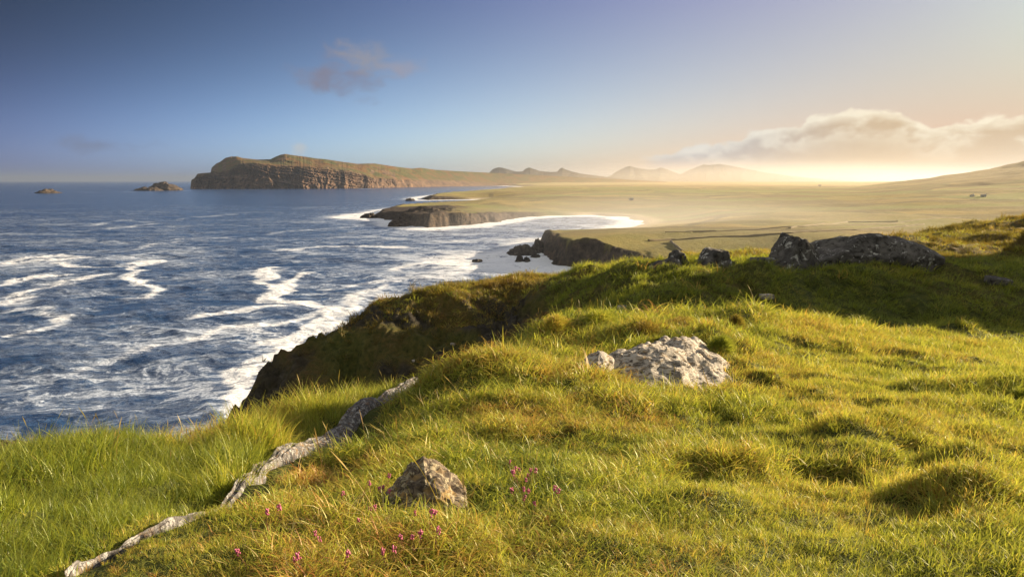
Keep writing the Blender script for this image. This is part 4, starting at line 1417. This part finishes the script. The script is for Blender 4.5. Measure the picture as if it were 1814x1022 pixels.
STRAWM = m_grass("dead_straw", [(0.0, (0.30, 0.22, 0.09)), (0.5, (0.46, 0.36, 0.17)), (1.0, (0.52, 0.44, 0.26))], 0.3)
WEEDM = m_grass("small_leaves", [(0.0, (0.06, 0.12, 0.02)), (0.45, (0.17, 0.20, 0.03)), (0.65, (0.38, 0.20, 0.05)), (1.0, (0.42, 0.13, 0.05))], 0.35)
SETS = {
    "short": tuft_set("meadow", GM, 7, n=30, radius=0.07, length=0.105, width=0.0050, lean=0.5, curl=1.15, bias=(0.22, -0.15), swirl=0.6),
    "sedge": tuft_set("sedge", GM, 9, n=24, radius=0.085, length=0.165, width=0.0062, lean=0.6, curl=1.9, bias=(0.05, -0.05), seg=6, swirl=1.3),
    "long": tuft_set("bank", GM, 7, n=26, radius=0.085, length=0.28, width=0.0060, lean=0.32, curl=1.0, bias=(0.30, 0.05), seg=5),
    "heath": tuft_set("heath", HEATH, 5, n=46, radius=0.09, length=0.10, width=0.007, lean=0.65, curl=0.5),
    "straw": tuft_set("straw", STRAWM, 6, n=6, radius=0.06, length=0.24, width=0.0036, lean=0.8, curl=0.9, bias=(0.2, -0.15), seg=6, swirl=1.1),
    "weed": tuft_set("weed", WEEDM, 5, n=16, radius=0.03, length=0.075, width=0.012, lean=0.75, curl=0.9, bias=(0, 0), seg=4, swirl=0.3),
    "stalk": tuft_set("stalk", HEATH, 5, n=3, radius=0.05, length=0.42, width=0.0034, lean=0.16, curl=0.35, seg=7, seedhead=1.0, bias=(0.2, 0)),
}


def gn_instances(name, pts, rot, scl, tint, coll):
    me = bpy.data.meshes.new(name)
    n = len(pts)
    me.vertices.add(n)
    me.vertices.foreach_set('co', np.asarray(pts, np.float32).ravel())
    for an, typ, v in (("rot", 'FLOAT_VECTOR', rot), ("scl", 'FLOAT', scl), ("tint", 'FLOAT', tint)):
        a = me.attributes.new(an, typ, 'POINT')
        a.data.foreach_set('vector' if typ == 'FLOAT_VECTOR' else 'value', np.asarray(v, np.float32).ravel())
    a = me.attributes.new("pick", 'INT', 'POINT')
    a.data.foreach_set('value', rng.integers(0, 1000, n).astype(np.int32))
    o = link(name, me)
    g = bpy.data.node_groups.new(name, 'GeometryNodeTree')
    g.interface.new_socket("Geometry", in_out='INPUT', socket_type='NodeSocketGeometry')
    g.interface.new_socket("Geometry", in_out='OUTPUT', socket_type='NodeSocketGeometry')
    gi, go = g.nodes.new('NodeGroupInput'), g.nodes.new('NodeGroupOutput')
    iop = g.nodes.new('GeometryNodeInstanceOnPoints')
    ci = g.nodes.new('GeometryNodeCollectionInfo')
    ci.inputs[0].default_value = coll
    ci.inputs['Separate Children'].default_value = True
    ci.inputs['Reset Children'].default_value = True
    def na(nm, dt):
        x = g.nodes.new('GeometryNodeInputNamedAttribute')
        x.data_type = dt
        x.inputs[0].default_value = nm
        return x.outputs['Attribute']
    iop.inputs['Pick Instance'].default_value = True
    L = g.links.new
    L(gi.outputs[0], iop.inputs['Points'])
    L(ci.outputs[0], iop.inputs['Instance'])
    L(na("pick", 'INT'), iop.inputs['Instance Index'])
    L(na("scl", 'FLOAT'), iop.inputs['Scale'])
    e2r = g.nodes.new('FunctionNodeEulerToRotation')
    L(na("rot", 'FLOAT_VECTOR'), e2r.inputs[0])
    L(e2r.outputs[0], iop.inputs['Rotation'])
    L(iop.outputs[0], go.inputs[0])
    md = o.modifiers.new("scatter", 'NODES')
    md.node_group = g
    return o


# candidate ground cells
_X, _Y, _Z, _S, _SL = NEAR
_xc = (_X[:-1, :-1] + _X[1:, 1:]) / 2
_yc = (_Y[:-1, :-1] + _Y[1:, 1:]) / 2
_zc = (_Z[:-1, :-1] + _Z[1:, 1:]) / 2
_sc = (_S[:-1, :-1] + _S[1:, 1:]) / 2
_sl = (_SL[:-1, :-1] + _SL[1:, 1:]) / 2
_ar = (_X[1:, 1:] - _X[:-1, :-1]) * (_Y[1:, 1:] - _Y[:-1, :-1]) * np.sqrt(1 + np.minimum(_sl, 3) ** 2)
_pxc = _xc / np.maximum(_yc, 0.3) * FPX * math.cos(PITCH) + 907
_dist = np.hypot(_yc, E - _zc)
_lx, _ly, _lw = LEDGE
# side of the ledge: where the long grass of the bank grows
_ledge_x = np.interp(_yc, _ly, _lx)
_leftbank = sstep(_ledge_x - _xc, 0.02, 0.25) * (_yc < 12.5) * (_yc > -3)
_view = (_yc > 0.6) & (np.abs(_pxc - 907) < 1330 + 900 / np.maximum(_yc, 0.5))
_mask_rock = np.ones_like(_xc)
for (rx, ry, a, b, rot) in ROCK_FOOT:
    if ry > 60:
        continue
    c, s = math.cos(-rot), math.sin(-rot)
    u, v = (_xc - rx) * c - (_yc - ry) * s, (_xc - rx) * s + (_yc - ry) * c
    _mask_rock *= ((u / (a * 0.80)) ** 2 + (v / (b * 0.80)) ** 2) > 1


_ot = np.arctan2(_yc - OUTCROP[1], _xc - OUTCROP[0]) % (2 * math.pi)
_mask_rock *= np.hypot(_xc - OUTCROP[0], _yc - OUTCROP[1]) > np.interp(_ot, OUTCROP[2], OUTCROP[3]) * 0.93


def scatter(name, weight, base_density, s0, ref, power, set_name, tint_fn, lean=0.25, smin=0.75, smax=1.25, align=0.6):
    s = s0 * np.maximum(_dist / ref, 0.8) ** power
    w = np.clip(weight, 0, 4) * _ar * base_density / s ** 2 * _view * _mask_rock * (_sc > -0.9)
    n = int(w.sum())
    p = (w / w.sum()).ravel()
    k = rng.choice(len(p), n, p=p)
    i, j = np.divmod(k, _xc.shape[1])
    fu, fv = rng.random(n), rng.random(n)
    x = _X[i, j] + fu * (_X[i, j + 1] - _X[i, j])
    y = _Y[i, j] + fv * (_Y[i + 1, j] - _Y[i, j])
    z = (_Z[i, j] * (1 - fu) * (1 - fv) + _Z[i, j + 1] * fu * (1 - fv) + _Z[i + 1, j] * (1 - fu) * fv + _Z[i + 1, j + 1] * fu * fv)
    # keep the ledge bare
    ok = np.ones(n, bool)
    near_d = np.full(n, 9.0)
    nearl = np.nonzero((y < 13) & (x < 1))[0]
    if len(nearl):
        d = np.full(len(nearl), 9.0)
        wd = np.full(len(nearl), 0.1)
        for q in range(0, len(_lx), 3):
            dd = np.hypot(x[nearl] - _lx[q], y[nearl] - _ly[q])
            cl = dd < d
            d = np.where(cl, dd, d)
            wd = np.where(cl, _lw[q], wd)
        side = x[nearl] > np.interp(y[nearl], _ly, _lx)
        near_d[nearl] = np.where(side, d - wd, 9.0)
        ok[nearl] = d > wd * 0.97 + np.where(side, np.where(y[nearl] > 3.2, 0.20, 0.05), 0.0)
    x, y, z, i, j, near_d = x[ok], y[ok], z[ok], i[ok], j[ok], near_d[ok]
    n = len(x)
    sc_ = s[i, j] * rng.uniform(smin, smax, n) * np.clip(0.88 + 0.50 * fbm(x * 1.5, y * 1.5, 501, 2), 0.66, 1.5)
    sc_ = sc_ * np.clip(0.32 + near_d / 0.75, 0.32, 1)
    gx = (_Z[i, j + 1] - _Z[i, j]) / (_X[i, j + 1] - _X[i, j])
    gy = (_Z[i + 1, j] - _Z[i, j]) / (_Y[i + 1, j] - _Y[i, j])
    rot = np.zeros((n, 3))
    rot[:, 0] = np.arctan(np.clip(gy, -1.5, 1.5)) * align + rng.normal(0, 0.12, n)
    rot[:, 1] = -np.arctan(np.clip(gx, -1.5, 1.5)) * align + rng.normal(0, 0.12, n)
    rot[:, 2] = rng.normal(0, 0.9, n)
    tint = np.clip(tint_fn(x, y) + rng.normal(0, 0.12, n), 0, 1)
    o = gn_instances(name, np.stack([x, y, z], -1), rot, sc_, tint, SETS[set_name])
    print(name, n)
    return o


P_sedge = np.clip(sstep(_pxc, 250, 500) * (1 - sstep(_pxc, 1050, 1450)) * (1 - _leftbank) * (1 - sstep(_yc, 17, 22)), 0, 1)
P_sedge = np.maximum(P_sedge, sstep(_yc, 11, 13) * (1 - sstep(_yc, 17.5, 20)) * sstep(_pxc, 700, 900) * (1 - sstep(_pxc, 1320, 1420)))
_pat = 0.5 + 0.5 * np.clip(fbm(_xc * 0.9, _yc * 0.9, 511, 4) * 1.6, -1, 1)
_gully = sstep(_yc, 15, 19) * (1 - sstep(_yc, 45.5, 47)) * (1 - sstep(_pxc, 960, 1010))
_hill = sstep(_yc, 41, 48)
_hollow = sstep(_yc, 21, 24) * (1 - _hill) * (1 - _gully)
_flat = np.where(_yc < 20, 1 - sstep(_sl, 1.7, 2.8), 1 - sstep(_sl, 0.9, 1.8))
W_short = (1 - 0.6 * _hollow) * (1 - _leftbank) * (1 - 0.82 * P_sedge) * (1 - _hill) * (1 - _gully) * _flat
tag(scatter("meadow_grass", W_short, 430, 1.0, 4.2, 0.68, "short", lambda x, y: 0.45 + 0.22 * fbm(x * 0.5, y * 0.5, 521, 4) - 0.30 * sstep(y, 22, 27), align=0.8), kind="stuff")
W_sedge = (0.12 + P_sedge * (0.34 + 0.80 * _pat)) * (1 - _leftbank) * (1 - _hill) * (1 - _gully) * (1 - 0.9 * _hollow) * _flat * (_pxc < 1500)
tag(scatter("sedge_grass", W_sedge, 300, 1.0, 4.2, 0.8, "sedge", lambda x, y: 0.45 + 0.34 * fbm(x * 0.8, y * 0.8, 531, 4) + 0.13 * np.exp(-((x + 0.7) / 1.3) ** 2) * (1 - sstep(y, 3.6, 5.5))), kind="stuff")
W_long = _leftbank * _flat * (0.75 + 0.25 * _pat)
tag(scatter("bank_grass", W_long, 230, 0.92, 5.0, 0.55, "long", lambda x, y: 0.25 + 0.28 * fbm(x * 0.6, y * 0.6, 541, 4) + 0.10 * sstep(y, 5, 8), align=0.3), kind="stuff")
W_heath = (_hill * 1.0 * np.clip(0.35 + 0.5 * sstep(_pxc, 1400, 1600) + 1.2 * fbm(_xc * 0.18, _yc * 0.18, 551, 4), 0.15, 1.3) + 0.13 * _gully * (1 - sstep(_sl, 1.2, 2.2)) + 0.16 * P_sedge * sstep(_pat, 0.5, 0.8)) * (_yc < 150)
tag(scatter("heath", W_heath, 90, 0.95, 5.0, 0.66, "heath", lambda x, y: 0.40 + 0.40 * fbm(x * 0.2, y * 0.2, 561, 4) + 0.12 * sstep(y, 43, 50) - 0.2 * sstep(y, 17, 24) * (1 - sstep(y, 40, 46))), kind="stuff")
W_hillgrass = (1 - 0.7 * sstep(_pxc, 1400, 1600)) * _hill * _flat * np.clip(0.6 - 1.0 * fbm(_xc * 0.18, _yc * 0.18, 551, 4), 0.1, 1) * (_yc < 130)
tag(scatter("hill_grass", W_hillgrass, 80, 0.85, 5.0, 0.62, "sedge", lambda x, y: 0.60 + 0.25 * fbm(x * 0.25, y * 0.25, 571, 4)), kind="stuff")
W_straw = (0.20 + 0.8 * P_sedge) * (1 - _hill) * (1 - _gully) * (1 - _hollow) * _flat * (_yc < 16)
tag(scatter("dead_grass", W_straw, 26, 1.0, 4.2, 0.6, "straw", lambda x, y: 0.5 + 0.3 * fbm(x, y, 591, 3), align=0.4), kind="stuff")
W_weed = (0.10 + 0.9 * P_sedge * _pat) * (1 - _leftbank) * (1 - _hill) * (1 - _gully) * (1 - _hollow) * _flat * (_yc < 14)
tag(scatter("small_weeds", W_weed, 60, 1.0, 4.2, 0.6, "weed", lambda x, y: 0.45 + 0.5 * fbm(x * 1.3, y * 1.3, 593, 3), align=0.6), kind="stuff")
_lip = sstep(_sc, -0.5, 0.0) * (1 - sstep(_sc, 0.3, 1.3)) * _leftbank
W_stalk = _lip * 2.2 + P_sedge * 0.35 + 0.05 * _leftbank + 0.25 * sstep(_yc, 12.5, 14) * (1 - sstep(_yc, 18, 20)) * (_pxc > 900) + 0.06 * (_yc < 10)
W_stalk = W_stalk * (1 - _hill) * (1 - _gully) * (1 - _hollow) * _flat
tag(scatter("seed_stalks", W_stalk, 8, 0.95, 6.0, 0.35, "stalk", lambda x, y: 0.72 + 0.2 * fbm(x, y, 581, 3), align=0.1), kind="stuff")


# ------------------------------------------------------------------ tussocks and flowers one can point to
def tussock(label, px, py, w_px, h_px, stops, tint, blade, width, n, seed, cat="tussock", Y=None, name="heather_tussock"):
    x, y, z = hit(px, py, True) if Y is None else tuple(float(v) for v in at(px, py, Y))
    z = float(land_h(np.array([x]), np.array([y]))[0][0])
    dist = math.hypot(y, E - z)
    rx, rz = w_px / FPX * dist / 2, h_px / FPX * dist
    r = np.random.default_rng(seed)
    V, F, BT, BH = [], [], [], []
    for b in range(n):
        a, u = r.uniform(0, 2 * math.pi), r.uniform() ** 0.7
        lump = 1 + 0.22 * math.sin(a * 3 + seed) + 0.12 * math.sin(a * 7 + seed * 2)
        rad = math.sqrt(1 - u * u) * lump
        d = np.array([math.cos(a) * rad, math.sin(a) * rad, u * 0.9 + 0.1])
        root = d * np.array([rx, rx, rz]) * r.uniform(0.45, 0.8)
        dr = d + r.normal(0, 0.38, 3)
        dr[2] += 0.35
        dr /= np.linalg.norm(dr)
        sd_ = np.cross(dr, r.normal(0, 1, 3))
        sd_ /= np.linalg.norm(sd_) + 1e-9
        L = blade * r.uniform(0.5, 1.2)
        bt = r.uniform()
        k = len(V)
        for i, t in enumerate((0, 0.5, 1)):
            c = root + dr * L * t + np.array([0.25, -0.1, -0.5]) * L * t * t * 0.6
            ww = width * (1 - t * 0.85) / 2
            V += [c - sd_ * ww, c + sd_ * ww]
            BT += [bt, bt]
            BH += [t, t]
            if i < 2:
                F.append((k + 2 * i, k + 2 * i + 1, k + 2 * i + 3, k + 2 * i + 2))
    me = mesh_np(name, V, F, attrs={"bt": BT, "bh": BH})
    o = link(name, me, m_grass(name, stops, 0.4, tint))
    o.location = (x, y, z - 0.02)
    tag(o, label, cat)


BROWNS = [(0.0, (0.05, 0.035, 0.014)), (0.35, (0.13, 0.075, 0.025)), (0.6, (0.24, 0.13, 0.035)), (0.8, (0.33, 0.18, 0.04)), (1.0, (0.2, 0.07, 0.03))]
tussock("round brown heather tussock sitting on the upper left edge of the white outcrop", 1142, 598, 66, 38, BROWNS, 0.45, 0.07, 0.007, 2600, 3)
tussock("low rusty heather tussock on the crest above the white outcrop", 1212, 578, 96, 20, BROWNS, 0.6, 0.08, 0.008, 2200, 4)
tussock("dark red brown tuft at the left end of the bright meadow crest", 1304, 584, 34, 34, BROWNS, 0.25, 0.10, 0.009, 1500, 5)
tussock("dark green grass tussock on the right shoulder of the white outcrop", 1278, 622, 46, 34, GREENS, 0.18, 0.13, 0.008, 2200, 6, name="grass_tussock")
tussock("tawny grass tussock on the crest at the edge of the dark gully", 985, 590, 62, 40, GREENS, 0.66, 0.13, 0.010, 2400, 7, name="grass_tussock")
tussock("green mossy tussock on the crest right of the tawny one", 1060, 574, 80, 30, GREENS, 0.40, 0.10, 0.010, 2400, 8, name="grass_tussock")
tussock("dark clump of grass at the right edge of the meadow", 1806, 716, 44, 30, GREENS, 0.10, 0.11, 0.007, 1800, 9, name="grass_tussock")

PINK, ntp, bp = mat_new("heather_bells")
ntp.put(bp.inputs['Base Color'], ntp.ramp(ntp.noise(ntp.node('ShaderNodeTexCoord').outputs['Object'], 60, 3), [(0.3, (0.30, 0.04, 0.13)), (0.55, (0.48, 0.11, 0.22)), (0.75, (0.60, 0.26, 0.28))]))
bp.inputs['Roughness'].default_value = 0.7
bp.inputs['Subsurface Weight'].default_value = 0.0
STEM = simple_mat("heather_stem", (0.16, 0.08, 0.03), 0.9)


def flower_proto(seed):
    """a heather sprig: woody stem with small leaves, a head of little bells"""
    r = np.random.default_rng(seed)
    H = 0.13
    V, F = [], []
    pts = []
    x = y = 0.0
    for i in range(7):
        t = i / 6
        pts.append((x, y, H * t))
        x += r.normal(0.002, 0.003)
        y += r.normal(0, 0.003)
    for i, p in enumerate(pts):
        for q in range(4):
            a = q * math.pi / 2
            V.append((p[0] + 0.0014 * math.cos(a), p[1] + 0.0014 * math.sin(a), p[2]))
        if i:
            for q in range(4):
                F.append((4 * i - 4 + q, 4 * i - 4 + (q + 1) % 4, 4 * i + (q + 1) % 4, 4 * i + q))
    for q in range(40):
        t = r.uniform(0.1, 0.85)
        p = np.array(pts[int(t * 6)])
        a = r.uniform(0, 6.28)
        d = np.array([math.cos(a), math.sin(a), 0.7]) * 0.011
        s_ = np.array([-math.sin(a), math.cos(a), 0]) * 0.0012
        k = len(V)
        V += [tuple(p - s_), tuple(p + s_), tuple(p + d + s_ * 0.3), tuple(p + d - s_ * 0.3)]
        F.append((k, k + 1, k + 2, k + 3))
    stem = mesh_np("stem", V, F)
    stem.materials.append(STEM)
    iv, if_ = ico(2)
    V, F = [], []
    for q in range(11):
        a = r.uniform(0, 6.28)
        zz = H * r.uniform(0.82, 1.08)
        c = np.array([pts[-1][0] + 0.007 * math.cos(a), pts[-1][1] + 0.007 * math.sin(a), zz])
        k = len(V)
        bell = iv * np.array([0.0042, 0.0042, 0.0058]) * r.uniform(0.8, 1.2)
        bell[:, :2] *= (1 - 0.35 * (iv[:, 2:3] < -0.4))
        V += [tuple(v + c) for v in bell]
        F += [tuple(f + k) for f in if_]
    me = mesh_np("blossom", V, F)
    me.materials.append(PINK)
    return stem, me


PROTO = [flower_proto(s) for s in (1, 2, 3)]
PATCHES = [
    ("pink heather sprig in the patch well right of the small pointed boulder", "pink heather right of the small boulder",
     [(901, 825), (910, 841), (923, 835), (936, 841), (949, 852), (920, 856), (929, 850), (935, 861), (915, 881), (927, 883), (930, 889), (935, 881), (976, 887), (988, 887), (954, 901)]),
    ("pink heather sprig close against the left side of the small pointed boulder", "pink heather left of the small boulder",
     [(662, 867), (670, 875), (674, 881), (683, 859), (686, 883), (658, 912), (650, 914)]),
    ("pink heather sprig in front of the foot of the small pointed boulder", "pink heather in front of the small boulder",
     [(732, 919), (758, 937), (757, 928), (733, 969), (742, 964), (719, 962), (765, 962)]),
    ("pink heather sprig scattered in the near grass between rock spine and small boulder", "pink heather between rock spine and boulder",
     [(505, 914), (555, 965), (572, 973), (437, 998), (523, 1014), (539, 1014), (603, 1010), (685, 1001), (692, 1003), (628, 931), (600, 892), (470, 935)]),
]
fi = 0
for label, group, spots in PATCHES:
    for px, py in spots:
        stem, bell = PROTO[fi % 3]
        x, y, z = hit(px, py + 20, True)
        z = float(land_h(np.array([x]), np.array([y]))[0][0])
        sc = 0.74 + 0.35 * random.random()
        o = bpy.data.objects.new("heather_sprig", None)
        COL.objects.link(o)
        o.location = (x, y, z - 0.005)
        o.scale = (sc, sc, sc)
        o.rotation_euler = (random.uniform(-0.25, 0.25), random.uniform(-0.25, 0.25), random.uniform(0, 6.28))
        tag(o, label, "flower", group)
        link("stem", stem, None, o)
        link("blossom", bell, None, o)
        fi += 1


# ------------------------------------------------------------------ haze
def build_haze():
    bm = bmesh.new()
    bmesh.ops.create_cube(bm, size=1.0)
    bmesh.ops.scale(bm, vec=(110000, 110000, 345), verts=bm.verts)
    bmesh.ops.translate(bm, vec=(0, 0, 345 / 2 - 7.5), verts=bm.verts)
    me = bpy.data.meshes.new("haze")
    bm.to_mesh(me)
    bm.free()
    m = bpy.data.materials.new("haze")
    m.use_nodes = True
    nt = NT(m.node_tree)
    nt.n.remove(nt.n['Principled BSDF'])
    v = nt.node('ShaderNodeVolumePrincipled')
    v.inputs['Color'].default_value = (0.28, 0.34, 0.45, 1)
    v.inputs['Density'].default_value = 0.000042
    v.inputs['Anisotropy'].default_value = 0.40
    nt.l.new(v.outputs[0], nt.n['Material Output'].inputs['Volume'])
    tag(link("haze", me, m), kind="stuff")


build_haze()


def mist(name, label, centre, radii, density, col, g):
    """a bank of drifting spray or valley mist: soft-edged, thinning from its middle outwards"""
    V, F = ICO[4]
    me = mesh_np(name, V, F)
    m = bpy.data.materials.new(name)
    m.use_nodes = True
    nt = NT(m.node_tree)
    nt.n.remove(nt.n['Principled BSDF'])
    v = nt.node('ShaderNodeVolumePrincipled')
    v.inputs['Color'].default_value = (*col, 1)
    tc = nt.node('ShaderNodeTexCoord')
    ln = nt.node('ShaderNodeVectorMath', operation='LENGTH')
    nt.put(ln.inputs[0], tc.outputs['Object'])
    f = nt.smooth(ln.outputs['Value'], 0.95, 0.15)
    nt.put(v.inputs['Density'], nt.m('MULTIPLY', f, density))
    v.inputs['Anisotropy'].default_value = g
    nt.l.new(v.outputs[0], nt.n['Material Output'].inputs['Volume'])
    o = link(name, me, m)
    o.location = centre
    o.scale = radii
    tag(o, label, None, None, "stuff")


mist("spray", "pale sea spray drifting over the cove", (110, 520, 2), (240, 340, 46), 0.0010, (0.94, 0.96, 1.0), 0.4)
mist("mist", "golden mist lying over the plain", (900, 2900, 10), (1700, 2750, 190), 0.00017, (0.74, 0.62, 0.45), 0.4)
mist("mist", "pale mist veiling the far mountains", (3600, 9700, 10), (5200, 1700, 400), 0.00045, (0.60, 0.64, 0.72), 0.35)
